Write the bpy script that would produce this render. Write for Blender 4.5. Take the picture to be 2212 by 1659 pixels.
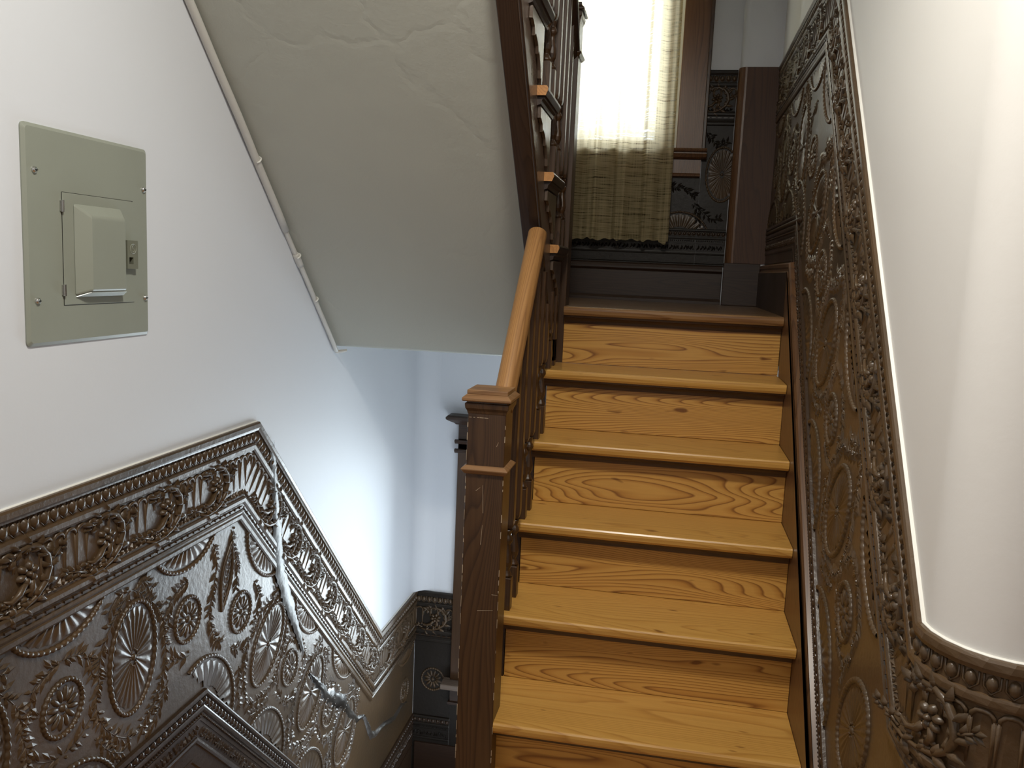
import bpy, math, random
from mathutils import Vector, Matrix
import numpy as np

random.seed(7)
for o in list(bpy.data.objects):
    bpy.data.objects.remove(o)
scene = bpy.context.scene
COL = scene.collection

# ------------------------------------------------------------------ camera, world, lights, exposure
W, H = 2212, 1659
F, PITCH, YAW, ROLL = 1838.706, -0.1342514, 0.1780712, 0.0439390
cam = bpy.data.cameras.new('camera')
cam.sensor_width = 36.0
cam.lens = F * 36.0 / W
cam.clip_start = 0.02
cam_o = bpy.data.objects.new('camera', cam)
COL.objects.link(cam_o)
cy, sy, cp, sp, cr, sr = math.cos(YAW), math.sin(YAW), math.cos(PITCH), math.sin(PITCH), math.cos(ROLL), math.sin(ROLL)
Rz = Matrix(((cy, -sy, 0), (sy, cy, 0), (0, 0, 1)))
R0 = Rz @ Matrix(((1, 0, 0), (0, cp, -sp), (0, sp, cp)))
rt, fw, up = R0.col[0].copy(), R0.col[1].copy(), R0.col[2].copy()
r2 = cr * rt + sr * up
u2 = -sr * rt + cr * up
cam_o.matrix_world = Matrix(((r2.x, u2.x, -fw.x, -0.3807), (r2.y, u2.y, -fw.y, -2.9642), (r2.z, u2.z, -fw.z, 1.5450), (0, 0, 0, 1)))
scene.camera = cam_o

world = bpy.data.worlds.new('sky')
scene.world = world
world.use_nodes = True
wb = world.node_tree.nodes['Background']
wb.inputs['Color'].default_value = (0.80, 0.90, 1.0, 1)
wb.inputs['Strength'].default_value = 3.0


def area(name, loc, target, sx, sz, energy, color):
    l = bpy.data.lights.new(name, 'AREA')
    l.shape = 'RECTANGLE'
    l.size, l.size_y = sx, sz
    l.energy = energy
    l.color = color
    o = bpy.data.objects.new(name, l)
    COL.objects.link(o)
    o.location = loc
    d = Vector(target) - Vector(loc)
    o.rotation_euler = d.to_track_quat('-Z', 'Y').to_euler()
    return o


def lamp(name, loc, energy, color, size):
    """flat disk light shining down."""
    l = bpy.data.lights.new(name, 'AREA')
    l.shape = 'DISK'
    l.size = size
    l.energy = energy
    l.color = color
    o = bpy.data.objects.new(name, l)
    COL.objects.link(o)
    o.location = loc
    return o


area('landing_window_daylight', (-0.72, 1.42, 2.75), (-0.72, 0.0, 2.6), 0.7, 1.5, 46, (0.90, 0.95, 1.0))
area('lower_window_daylight', (-0.98, 1.44, 0.02), (-1.20, 0.0, -0.02), 0.66, 1.30, 48, (0.82, 0.91, 1.0))
lamp('hall_ceiling_lamp', (-0.50, -1.98, 2.86), 31, (1.0, 0.955, 0.86), 0.24)
lamp('rear_fill_light', (-0.6, -4.0, 2.86), 9, (1.0, 0.955, 0.88), 0.24)  # added fill from behind the camera, no lamp known there
scene.view_settings.view_transform = 'Standard'
scene.view_settings.look = 'None'
scene.view_settings.exposure = 0.12
scene.view_settings.gamma = 1.0
scene.view_settings.use_curve_mapping = False

# ------------------------------------------------------------------ materials
def nodes(name):
    m = bpy.data.materials.new(name)
    m.use_nodes = True
    nt = m.node_tree
    b = nt.nodes['Principled BSDF']
    return m, nt, b


def N(nt, typ, **kw):
    n = nt.nodes.new(typ)
    for k, v in kw.items():
        if k in n.inputs.keys() if hasattr(n.inputs, 'keys') else False:
            n.inputs[k].default_value = v
        else:
            setattr(n, k, v)
    return n


def ramp(nt, stops):
    r = nt.nodes.new('ShaderNodeValToRGB')
    el = r.color_ramp.elements
    while len(el) < len(stops):
        el.new(0.5)
    for e, (p, c) in zip(el, stops):
        e.position = p
        e.color = (c[0], c[1], c[2], 1)
    return r


def math_n(nt, op, a=None, b=None):
    n = nt.nodes.new('ShaderNodeMath')
    n.operation = op
    for i, x in enumerate((a, b)):
        if x is None:
            continue
        if isinstance(x, (int, float)):
            n.inputs[i].default_value = x
        else:
            nt.links.new(x, n.inputs[i])
    return n.outputs[0]


def noise(nt, vec, scale, detail=3, rough=0.5):
    n = nt.nodes.new('ShaderNodeTexNoise')
    n.inputs['Scale'].default_value = scale
    n.inputs['Detail'].default_value = detail
    n.inputs['Roughness'].default_value = rough
    if vec is not None:
        nt.links.new(vec, n.inputs['Vector'])
    return n


def mixc(nt, fac, a, b, blend='MIX'):
    n = nt.nodes.new('ShaderNodeMix')
    n.data_type = 'RGBA'
    n.blend_type = blend
    for sock, x in ((n.inputs[0], fac), (n.inputs[6], a), (n.inputs[7], b)):
        if isinstance(x, (int, float)):
            sock.default_value = x
        elif isinstance(x, tuple):
            sock.default_value = (x[0], x[1], x[2], 1)
        else:
            nt.links.new(x, sock)
    return n.outputs[2]


def bump(nt, b, height, strength, dist):
    n = nt.nodes.new('ShaderNodeBump')
    n.inputs['Strength'].default_value = strength
    n.inputs['Distance'].default_value = dist
    nt.links.new(height, n.inputs['Height'])
    nt.links.new(n.outputs[0], b.inputs['Normal'])


def mapped(nt, scale, rnd=0.0, rot=(0, 0, 0)):
    tc = nt.nodes.new('ShaderNodeTexCoord')
    vec = tc.outputs['Object']
    if rnd:
        oi = nt.nodes.new('ShaderNodeObjectInfo')
        ml = nt.nodes.new('ShaderNodeVectorMath')
        ml.operation = 'SCALE'
        ml.inputs[0].default_value = (3.1, 1.7, 2.3)
        nt.links.new(math_n(nt, 'MULTIPLY', oi.outputs['Random'], rnd), ml.inputs['Scale'])
        ad = nt.nodes.new('ShaderNodeVectorMath')
        ad.operation = 'ADD'
        nt.links.new(vec, ad.inputs[0])
        nt.links.new(ml.outputs[0], ad.inputs[1])
        vec = ad.outputs[0]
    if any(rot):
        mr = nt.nodes.new('ShaderNodeMapping')
        mr.inputs['Rotation'].default_value = rot
        nt.links.new(vec, mr.inputs['Vector'])
        vec = mr.outputs[0]
    mp = nt.nodes.new('ShaderNodeMapping')
    mp.inputs['Scale'].default_value = scale
    nt.links.new(vec, mp.inputs['Vector'])
    return mp.outputs[0], vec


def wood(name, light, mid, dark, axis='X', ring=34.0, rough=0.33, streak=0.5, contrast=1.0, coat=0.0, rot=(0, 0, 0), specks=False, curl=0.05):
    """Plain-sawn timber: growth rings round an axis that runs slightly off the board, so that they open into long cathedral loops."""
    m, nt, b = nodes(name)
    st = {'X': (0.16, 1, 1), 'Y': (1, 0.16, 1), 'Z': (1, 1, 0.16)}[axis]
    v, raw = mapped(nt, st, 5.0, rot)
    warp = noise(nt, v, 2.6, 2, 0.5)
    sub = nt.nodes.new('ShaderNodeVectorMath')
    sub.operation = 'SUBTRACT'
    nt.links.new(warp.outputs['Color'], sub.inputs[0])
    sub.inputs[1].default_value = (0.5, 0.5, 0.5)
    sc = nt.nodes.new('ShaderNodeVectorMath')
    sc.operation = 'SCALE'
    sc.inputs['Scale'].default_value = 0.02
    nt.links.new(sub.outputs[0], sc.inputs[0])
    ad = nt.nodes.new('ShaderNodeVectorMath')
    nt.links.new(v, ad.inputs[0])
    nt.links.new(sc.outputs[0], ad.inputs[1])
    # height field over the board: lines run along the grain, and open into cathedral loops where the warp outruns the slope
    low_s = {'X': (0.75, 7, 7), 'Y': (7, 0.75, 7), 'Z': (7, 7, 0.75)}[axis]
    mp0 = nt.nodes.new('ShaderNodeMapping')
    mp0.inputs['Scale'].default_value = low_s
    nt.links.new(raw, mp0.inputs['Vector'])
    lown = noise(nt, mp0.outputs[0], 1.0, 1.5, 0.45)
    sx = nt.nodes.new('ShaderNodeSeparateXYZ')
    nt.links.new(ad.outputs[0], sx.inputs[0])
    perp = [sx.outputs[k] for k in range(3) if 'XYZ'[k] != axis]
    hsum = math_n(nt, 'ADD', math_n(nt, 'MULTIPLY', math_n(nt, 'ADD', perp[0], perp[1]), ring), math_n(nt, 'MULTIPLY', lown.outputs['Fac'], ring * curl * 7))
    fr_ = math_n(nt, 'FRACT', hsum)
    rp = ramp(nt, [(0.0, light), (0.40, light), (0.74, mid), (0.90, dark), (1.0, light)])
    nt.links.new(fr_, rp.inputs[0])
    fine_s = tuple(70 if s == 1 else 3 for s in st)
    mp = nt.nodes.new('ShaderNodeMapping')
    mp.inputs['Scale'].default_value = fine_s
    nt.links.new(raw, mp.inputs['Vector'])
    fine = noise(nt, mp.outputs[0], 1.6, 3, 0.6)
    big = noise(nt, v, 4.0, 2, 0.5)
    plain = mixc(nt, big.outputs['Fac'], light, mid)
    c1 = mixc(nt, contrast, plain, rp.outputs[0])
    fr = ramp(nt, [(0.32, (0.62, 0.55, 0.5)), (0.6, (1, 1, 1))])
    nt.links.new(fine.outputs['Fac'], fr.inputs[0])
    c2 = mixc(nt, streak, c1, fr.outputs[0], 'MULTIPLY')
    if specks:
        sp_s = tuple(1.0 if s == 1 else 0.35 for s in st)
        mp2 = nt.nodes.new('ShaderNodeMapping')
        mp2.inputs['Scale'].default_value = sp_s
        nt.links.new(raw, mp2.inputs['Vector'])
        sn = noise(nt, mp2.outputs[0], 34, 1, 0.4)
        sr_ = ramp(nt, [(0.74, (1, 1, 1)), (0.80, (0.25, 0.14, 0.08))])
        nt.links.new(sn.outputs['Fac'], sr_.inputs[0])
        c2 = mixc(nt, 0.85, c2, sr_.outputs[0], 'MULTIPLY')
    nt.links.new(c2, b.inputs['Base Color'])
    rr_ = math_n(nt, 'ADD', math_n(nt, 'MULTIPLY', big.outputs['Fac'], 0.16), rough - 0.06)
    nt.links.new(rr_, b.inputs['Roughness'])
    b.inputs['Coat Weight'].default_value = coat
    b.inputs['Coat Roughness'].default_value = 0.22
    bump(nt, b, fine.outputs['Fac'], 0.12, 0.002)
    return m


def plaster(name, col, col2, rough=0.6, bumpy=0.25, blot=2.0, cracks=False):
    m, nt, b = nodes(name)
    v, raw = mapped(nt, (1, 1, 1))
    n1 = noise(nt, v, blot, 3, 0.55)
    nt.links.new(mixc(nt, n1.outputs['Fac'], col, col2), b.inputs['Base Color'])
    b.inputs['Roughness'].default_value = rough
    b.inputs['Specular IOR Level'].default_value = 0.3
    fine = noise(nt, v, 130, 2, 0.6)
    wav = noise(nt, v, 5, 3, 0.55)
    h = math_n(nt, 'ADD', math_n(nt, 'MULTIPLY', fine.outputs['Fac'], 0.12), wav.outputs['Fac'])
    if cracks:
        wd = noise(nt, v, 3.0, 4, 0.6)
        ad = nt.nodes.new('ShaderNodeVectorMath')
        sc = nt.nodes.new('ShaderNodeVectorMath')
        sc.operation = 'SCALE'
        sc.inputs['Scale'].default_value = 0.35
        nt.links.new(wd.outputs['Color'], sc.inputs[0])
        nt.links.new(v, ad.inputs[0])
        nt.links.new(sc.outputs[0], ad.inputs[1])
        vo = nt.nodes.new('ShaderNodeTexVoronoi')
        vo.feature = 'DISTANCE_TO_EDGE'
        vo.inputs['Scale'].default_value = 1.7
        nt.links.new(ad.outputs[0], vo.inputs['Vector'])
        cr_ = ramp(nt, [(0.0, (0, 0, 0)), (0.03, (1, 1, 1))])
        nt.links.new(vo.outputs['Distance'], cr_.inputs[0])
        h = math_n(nt, 'ADD', h, math_n(nt, 'MULTIPLY', cr_.outputs[0], 0.16))
    bump(nt, b, h, bumpy, 0.02)
    return m


def embossed(name, c1, c2, rough=0.36, spec=0.5):
    m, nt, b = nodes(name)
    v, raw = mapped(nt, (1, 1, 1))
    n1 = noise(nt, v, 3.2, 4, 0.6)
    n2 = noise(nt, v, 60, 3, 0.6)
    rp = ramp(nt, [(0.3, c1), (0.7, c2)])
    nt.links.new(n1.outputs['Fac'], rp.inputs[0])
    nt.links.new(rp.outputs[0], b.inputs['Base Color'])
    nt.links.new(math_n(nt, 'ADD', math_n(nt, 'MULTIPLY', n1.outputs['Fac'], 0.20), rough - 0.1), b.inputs['Roughness'])
    b.inputs['Specular IOR Level'].default_value = spec
    bump(nt, b, n2.outputs['Fac'], 0.35, 0.003)
    return m


def simple(name, col, rough=0.5, metal=0.0, spec=0.5):
    m, nt, b = nodes(name)
    v, raw = mapped(nt, (1, 1, 1))
    n1 = noise(nt, v, 9, 3, 0.6)
    nt.links.new(mixc(nt, n1.outputs['Fac'], tuple(c * 0.94 for c in col), tuple(min(1, c * 1.06) for c in col)), b.inputs['Base Color'])
    b.inputs['Roughness'].default_value = rough
    b.inputs['Metallic'].default_value = metal
    b.inputs['Specular IOR Level'].default_value = spec
    return m


M = {}
M['paint'] = plaster('white_wall_paint', (0.72, 0.745, 0.79), (0.75, 0.775, 0.815), 0.55, 0.06, 1.5)
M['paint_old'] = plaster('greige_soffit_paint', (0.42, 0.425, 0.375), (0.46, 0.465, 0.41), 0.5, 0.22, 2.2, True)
M['paint_high'] = plaster('white_ceiling_paint', (0.8, 0.8, 0.78), (0.82, 0.82, 0.8), 0.7, 0.1)
M['pine'] = wood('honey_pine_tread', (0.62, 0.345, 0.085), (0.54, 0.275, 0.058), (0.38, 0.17, 0.033), 'X', 60, 0.30, 0.22, 0.6, 0.2, (0.0, 0.012, 0.02), True)
M['pine_riser'] = wood('honey_pine_riser', (0.60, 0.325, 0.078), (0.49, 0.235, 0.048), (0.22, 0.080, 0.016), 'X', 95, 0.34, 0.22, 0.95, 0.15, (0.0, 0.02, 0.012), True, 0.07)
M['mould'] = wood('brown_nosing_moulding', (0.085, 0.042, 0.018), (0.065, 0.030, 0.013), (0.04, 0.018, 0.008), 'X', 40, 0.35, 0.5, 0.6)
M['oak_z'] = wood('dark_stained_post', (0.074, 0.036, 0.0145), (0.052, 0.024, 0.0095), (0.027, 0.012, 0.005), 'Z', 110, 0.36, 0.55, 0.8, 0.15)
M['oak_x'] = wood('dark_stained_board', (0.046, 0.023, 0.012), (0.034, 0.016, 0.009), (0.02, 0.010, 0.006), 'X', 100, 0.42, 0.55, 0.8, 0.05)
M['oak_s'] = wood('dark_stained_string', (0.040, 0.021, 0.0125), (0.030, 0.015, 0.009), (0.018, 0.009, 0.006), 'Y', 100, 0.36, 0.5, 0.8, 0.1, (0.78, 0, 0))
M['string'] = wood('brown_wall_string', (0.150, 0.070, 0.026), (0.115, 0.051, 0.019), (0.065, 0.028, 0.011), 'Y', 90, 0.44, 0.5, 0.8, 0.2, (-0.8, 0, 0))
M['rail'] = wood('worn_orange_handrail', (0.38, 0.195, 0.066), (0.30, 0.145, 0.046), (0.17, 0.072, 0.022), 'Y', 150, 0.42, 0.45, 0.6, 0.05, (-0.8, 0, 0), False, 0.012)
M['box'] = wood('reddish_corner_board', (0.100, 0.042, 0.019), (0.080, 0.033, 0.0155), (0.056, 0.023, 0.011), 'Z', 60, 0.52, 0.4, 0.6)
M['casing'] = wood('brown_window_casing', (0.185, 0.088, 0.038), (0.145, 0.067, 0.029), (0.08, 0.036, 0.016), 'Z', 80, 0.32, 0.5, 0.8)
M['end'] = wood('pale_end_grain', (0.52, 0.25, 0.075), (0.42, 0.18, 0.05), (0.28, 0.11, 0.03), 'Y', 60, 0.4, 0.4, 0.5)
M['lin'] = embossed('brown_embossed_wallcovering', (0.058, 0.038, 0.021), (0.105, 0.060, 0.026), 0.36, 0.55)
M['lin_low'] = embossed('dark_embossed_border', (0.040, 0.024, 0.015), (0.060, 0.034, 0.018), 0.32)
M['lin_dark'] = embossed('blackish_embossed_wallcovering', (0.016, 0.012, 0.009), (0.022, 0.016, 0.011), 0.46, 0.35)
M['torn'] = embossed('torn_varnished_seam', (0.035, 0.027, 0.021), (0.085, 0.072, 0.06), 0.40, 0.5)
M['crack'] = embossed('black_glossy_tear', (0.012, 0.010, 0.009), (0.06, 0.05, 0.04), 0.28, 0.6)
M['panel'] = simple('grey_green_enamel', (0.295, 0.315, 0.265), 0.38)
M['latch'] = simple('dark_grey_green_latch', (0.17, 0.175, 0.13), 0.45)
M['steel'] = simple('bright_steel', (0.62, 0.62, 0.60), 0.22, 1.0)
M['conduit'] = simple('pale_grey_conduit_paint', (0.60, 0.59, 0.55), 0.45)
M['strap'] = simple('white_strap_paint', (0.82, 0.81, 0.76), 0.45)
M['floor'] = wood('hall_floorboards', (0.42, 0.20, 0.065), (0.34, 0.15, 0.045), (0.2, 0.08, 0.025), 'Y', 24, 0.3, 0.4, 0.8)


def glass_mat():
    m = bpy.data.materials.new('window_glass')
    m.use_nodes = True
    nt = m.node_tree
    nt.nodes.clear()
    out = nt.nodes.new('ShaderNodeOutputMaterial')
    mx = nt.nodes.new('ShaderNodeMixShader')
    tr = nt.nodes.new('ShaderNodeBsdfTransparent')
    tr.inputs[0].default_value = (0.95, 0.97, 0.96, 1)
    gl = nt.nodes.new('ShaderNodeBsdfGlossy')
    gl.inputs['Roughness'].default_value = 0.02
    fr = nt.nodes.new('ShaderNodeFresnel')
    fr.inputs['IOR'].default_value = 1.45
    nt.links.new(fr.outputs[0], mx.inputs[0])
    nt.links.new(tr.outputs[0], mx.inputs[1])
    nt.links.new(gl.outputs[0], mx.inputs[2])
    nt.links.new(mx.outputs[0], out.inputs[0])
    return m


def curtain_mat():
    m = bpy.data.materials.new('straw_open_weave')
    m.use_nodes = True
    nt = m.node_tree
    nt.nodes.clear()
    out = nt.nodes.new('ShaderNodeOutputMaterial')
    v, raw = mapped(nt, (6, 6, 170))
    weft = noise(nt, v, 1.0, 2, 0.6)
    mp = nt.nodes.new('ShaderNodeMapping')
    mp.inputs['Scale'].default_value = (260, 260, 3)
    nt.links.new(raw, mp.inputs['Vector'])
    warp = noise(nt, mp.outputs[0], 1.0, 2, 0.5)
    colr = ramp(nt, [(0.30, (0.20, 0.15, 0.075)), (0.47, (0.48, 0.39, 0.21)), (0.66, (0.68, 0.57, 0.35))])
    fac = math_n(nt, 'ADD', math_n(nt, 'MULTIPLY', weft.outputs['Fac'], 0.75), math_n(nt, 'MULTIPLY', warp.outputs['Fac'], 0.25))
    nt.links.new(fac, colr.inputs[0])
    di = nt.nodes.new('ShaderNodeBsdfDiffuse')
    tl = nt.nodes.new('ShaderNodeBsdfTranslucent')
    nt.links.new(colr.outputs[0], di.inputs[0])
    tcol = mixc(nt, 0.55, colr.outputs[0], (0.95, 0.86, 0.66))
    nt.links.new(tcol, tl.inputs[0])
    m1 = nt.nodes.new('ShaderNodeMixShader')
    m1.inputs[0].default_value = 0.45
    nt.links.new(di.outputs[0], m1.inputs[1])
    nt.links.new(tl.outputs[0], m1.inputs[2])
    tp = nt.nodes.new('ShaderNodeBsdfTransparent')
    hole = ramp(nt, [(0.36, (0.55, 0.55, 0.55)), (0.47, (0.05, 0.05, 0.05))])
    nt.links.new(fac, hole.inputs[0])
    m2 = nt.nodes.new('ShaderNodeMixShader')
    nt.links.new(hole.outputs[0], m2.inputs[0])
    nt.links.new(m1.outputs[0], m2.inputs[1])
    nt.links.new(tp.outputs[0], m2.inputs[2])
    nt.links.new(m2.outputs[0], out.inputs[0])
    return m


M['glass'] = glass_mat()
M['curtain'] = curtain_mat()

# ------------------------------------------------------------------ mesh helpers
class MB:
    def __init__(s):
        s.v = []
        s.f = []

    def add(s, vs, fs, mat=None):
        n = len(s.v)
        if mat is not None:
            vs = [tuple(mat @ Vector(p)) for p in vs]
        s.v.extend(tuple(p) for p in vs)
        s.f.extend(tuple(i + n for i in f) for f in fs)
        return s

    def box(s, x0, x1, y0, y1, z0, z1, mat=None):
        vs = [(x0, y0, z0), (x1, y0, z0), (x1, y1, z0), (x0, y1, z0), (x0, y0, z1), (x1, y0, z1), (x1, y1, z1), (x0, y1, z1)]
        fs = [(0, 3, 2, 1), (4, 5, 6, 7), (0, 1, 5, 4), (1, 2, 6, 5), (2, 3, 7, 6), (3, 0, 4, 7)]
        return s.add(vs, fs, mat)

    def prism(s, poly, lo, hi, axis, mat=None):
        """poly in the plane across 'axis', pushed from lo to hi along it."""
        n = len(poly)
        pl = {'X': lambda p, t: (t, p[0], p[1]), 'Y': lambda p, t: (p[0], t, p[1]), 'Z': lambda p, t: (p[0], p[1], t)}[axis]
        vs = [pl(p, lo) for p in poly] + [pl(p, hi) for p in poly]
        fs = [tuple(range(n))[::-1], tuple(range(n, 2 * n))] + [(i, (i + 1) % n, n + (i + 1) % n, n + i) for i in range(n)]
        return s.add(vs, fs, mat)

    def frustum(s, lo, hi):
        """two rectangles given as 4 corner points each."""
        return s.add(list(lo) + list(hi), [(3, 2, 1, 0), (4, 5, 6, 7)] + [(i, (i + 1) % 4, 4 + (i + 1) % 4, 4 + i) for i in range(4)])

    def grid(s, P, nu, nv, closed_u=False):
        vs = [P(i, j) for i in range(nu) for j in range(nv)]
        fs = []
        for i in range(nu if closed_u else nu - 1):
            for j in range(nv - 1):
                a, b = i * nv + j, ((i + 1) % nu) * nv + j
                fs.append((a, b, b + 1, a + 1))
        return s.add(vs, fs)

    def tube(s, pts, rad, n=6, caps=True, mat=None):
        pts = [Vector(p) for p in pts]
        m = len(pts)
        if not hasattr(rad, '__len__'):
            rad = [rad] * m
        vs, fs = [], []
        ref = None
        for i, p in enumerate(pts):
            t = (pts[min(i + 1, m - 1)] - pts[max(i - 1, 0)]).normalized()
            if ref is None:
                ref = Vector((0, 0, 1)) if abs(t.z) < 0.9 else Vector((1, 0, 0))
            a = (ref - t * ref.dot(t)).normalized()
            ref = a
            b = t.cross(a)
            for k in range(n):
                w = 2 * math.pi * k / n
                vs.append(p + (a * math.cos(w) + b * math.sin(w)) * rad[i])
        for i in range(m - 1):
            for k in range(n):
                fs.append((i * n + k, i * n + (k + 1) % n, (i + 1) * n + (k + 1) % n, (i + 1) * n + k))
        if caps:
            fs.append(tuple(range(n))[::-1])
            fs.append(tuple((m - 1) * n + k for k in range(n)))
        return s.add(vs, fs, mat)

    def lathe(s, prof, c, n=14):
        """prof = [(r, z)] round the vertical through c."""
        m = len(prof)
        vs = [(c[0] + r * math.cos(2 * math.pi * k / n), c[1] + r * math.sin(2 * math.pi * k / n), c[2] + z) for r, z in prof for k in range(n)]
        fs = [(i * n + k, i * n + (k + 1) % n, (i + 1) * n + (k + 1) % n, (i + 1) * n + k) for i in range(m - 1) for k in range(n)]
        fs += [tuple(range(n))[::-1], tuple((m - 1) * n + k for k in range(n))]
        return s.add(vs, fs)

    def square(s, x, y, h, z0, z1):
        return s.box(x - h, x + h, y - h, y + h, z0, z1)

    def mesh(s, name, mat, smooth=False):
        me = bpy.data.meshes.new(name)
        me.from_pydata(s.v, [], s.f)
        me.materials.append(mat)
        if smooth:
            me.polygons.foreach_set('use_smooth', [True] * len(me.polygons))
        me.update()
        return me

    def build(s, name, mat, parent=None, smooth=False, bevel=0.0, seg=2, label=None):
        o = bpy.data.objects.new(name, s.mesh(name, mat, smooth))
        COL.objects.link(o)
        adopt(o, parent)
        if bevel:
            bv = o.modifiers.new('bevel', 'BEVEL')
            bv.width = bevel
            bv.segments = seg
            bv.limit_method = 'ANGLE'
            bv.angle_limit = math.radians(35)
        if label:
            o['label'] = label
        return o


def world_loc(o):
    l = Vector(o.location)
    while o.parent is not None:
        o = o.parent
        l = l + Vector(o.location)
    return l


def adopt(o, parent):
    """parents carry no rotation: a child keeps the place it was built in."""
    if parent is not None:
        o.parent = parent
        o.location = Vector(o.location) - world_loc(parent)


def thing(name, label, cat, loc, group=None):
    e = bpy.data.objects.new(name, None)
    e.empty_display_size = 0.1
    COL.objects.link(e)
    e.location = loc
    e['label'] = label
    e['category'] = cat
    if group:
        e['group'] = group
    return e


def tag(o, label, cat, group=None):
    o['label'] = label
    o['category'] = cat
    if group:
        o['group'] = group
    return o


def struct(o):
    o['kind'] = 'structure'
    return o


def resize(root, k, move):
    """scale a thing up and shift it, in sum a scaling about the camera position."""
    T = Matrix.Translation(Vector(move)) @ Matrix.Diagonal((k, k, k, 1))

    def walk(o, pw_old, pw_new):
        w_old = pw_old @ o.matrix_local
        w_new = T @ w_old
        if o.type == 'EMPTY':
            w_new = Matrix.Translation(w_new.to_translation())
        for c in list(o.children):
            walk(c, w_old, w_new)
        o.matrix_local = pw_new.inverted() @ w_new
    walk(root, Matrix.Identity(4), Matrix.Identity(4))


def soft(o, deg=32):
    o.data.polygons.foreach_set('use_smooth', [True] * len(o.data.polygons))
    o.data.set_sharp_from_angle(angle=math.radians(deg))
    return o


def inst(name, me, mat4, parent, label=None):
    o = bpy.data.objects.new(name, me)
    COL.objects.link(o)
    o.matrix_local = mat4
    adopt(o, parent)
    if label:
        o['label'] = label
    return o

# ------------------------------------------------------------------ key measures (metres; x across, y away, z up; hall floor z = 0)
XW = -1.606           # left wall face
XR = 0.03             # right wall face
YL = 1.226            # far wall below the landing
YU = 1.09             # landing window wall
RISE, GO = 0.2034, 0.19662
ZL = 7 * RISE         # landing level
ZB = -6 * RISE        # lower landing level
K = 1.166             # scale about the camera position, for left and lower wainscots, lower window, panel, conduit
KO = (0.0632, 0.4921, -0.2565)  # shift that leaves the camera position unmoved by this scale
kx = lambda v: K * v + KO[0]
kz = lambda v: K * v + KO[2]
YE = 0.046            # lower edge of the sloping soffit
ZE = 1.229
CORNER = 1.646        # y = -1.646: where the right wall starts to round away
CR = 0.115

# ------------------------------------------------------------------ room shell
def shell():
    b = MB()
    cove = [(XW, -4.7), (XW, YL + 0.14), (XW - 0.12, YL + 0.14), (XW - 0.12, -4.7)]
    b.prism(cove, ZB - 0.1, 4.9, 'Z')
    struct(b.build('wall_left', M['paint']))
    # rounded inside corner of the plaster below the landing
    b = MB()
    r = 0.10
    n = 10
    arc = [(XW + r - r * math.cos(a), YL - r + r * math.sin(a)) for a in [math.pi / 2 * i / n for i in range(n + 1)]]
    poly = [(XW - 0.002, YL - r)] + arc + [(XW + r, YL + 0.002), (XW - 0.002, YL + 0.002)]
    b.prism(poly, -0.160, ZE - 0.002, 'Z')
    o = soft(struct(b.build('trim_1', M['paint'], smooth=False)))
    # far wall under the landing, with the opening of the lower window
    ox0, ox1, oz0, oz1 = kx(-1.165), kx(-0.62), kz(-0.30), kz(0.745)
    b = MB()
    b.box(XW, ox0, YL, YL + 0.14, ZB - 0.1, ZE + 0.1)
    b.box(ox1, 0.03, YL, YL + 0.14, ZB - 0.1, ZE + 0.1)
    b.box(ox0, ox1, YL, YL + 0.14, ZB - 0.1, oz0)
    b.box(ox0, ox1, YL, YL + 0.14, oz1, ZE + 0.1)
    struct(b.build('wall_lower', M['paint']))
    # landing window wall with its opening
    ox0, ox1, oz0, oz1 = -0.98, -0.44, 2.115, 3.55
    b = MB()
    b.box(XW, ox0, YU, YU + 0.14, ZE + 0.1, 4.9)
    b.box(ox1, 0.15, YU, YU + 0.14, ZE + 0.1, 4.9)
    b.box(ox0, ox1, YU, YU + 0.14, ZE + 0.1, oz0)
    b.box(ox0, ox1, YU, YU + 0.14, oz1, 4.9)
    struct(b.build('wall_back', M['paint']))
    # right wall, its rounded corner and its return along the hall
    cx, cyy = XR + CR, -CORNER
    arc = [(cx - CR * math.cos(a), cyy - CR * math.sin(a)) for a in [math.pi / 2 * i / 24 for i in range(25)]]
    poly = [(XR, YU)] + [(XR, -CORNER + 0.001)] + arc + [(2.6, -CORNER - CR), (2.6, -CORNER), (XR + 0.15, -CORNER + 0.02), (XR + 0.15, YU)]
    b = MB()
    b.prism(poly, -0.1, 4.9, 'Z')
    o = struct(b.build('wall_right', M['paint_r']))
    soft(o)
    # room behind the camera
    b = MB()
    b.box(XW - 0.12, 2.72, -4.82, -4.7, -0.1, 4.9)
    struct(b.build('wall_front', M['paint']))
    b = MB()
    b.box(2.6, 2.72, -4.7, -CORNER, -0.1, 4.9)
    struct(b.build('wall_hall', M['paint']))
    b = MB()
    b.box(XW - 0.12, 2.72, -4.82, YL + 0.14, 4.9, 5.0)
    struct(b.build('ceiling', M['paint_high']))
    # hall floor of boards (away from the well of the lower flight)
    f = struct(bpy.data.objects.new('floor', None))
    COL.objects.link(f)
    k = 0
    x = XW
    while x < 2.6:
        b = MB()
        y1 = -0.76 if x < -0.9 else -CR - CORNER + 0.0 if x > 0.03 else -1.16
        b.box(x + 0.001, min(x + 0.099, 2.6), -4.7, y1, -0.05, 0.0)
        b.build('floorboard', M['floor'], f, bevel=0.0015, seg=1)
        x += 0.1


M['paint_r'] = plaster('warm_white_wall_paint', (0.76, 0.74, 0.71), (0.80, 0.78, 0.75), 0.5, 0.05, 1.5)
shell()

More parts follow.
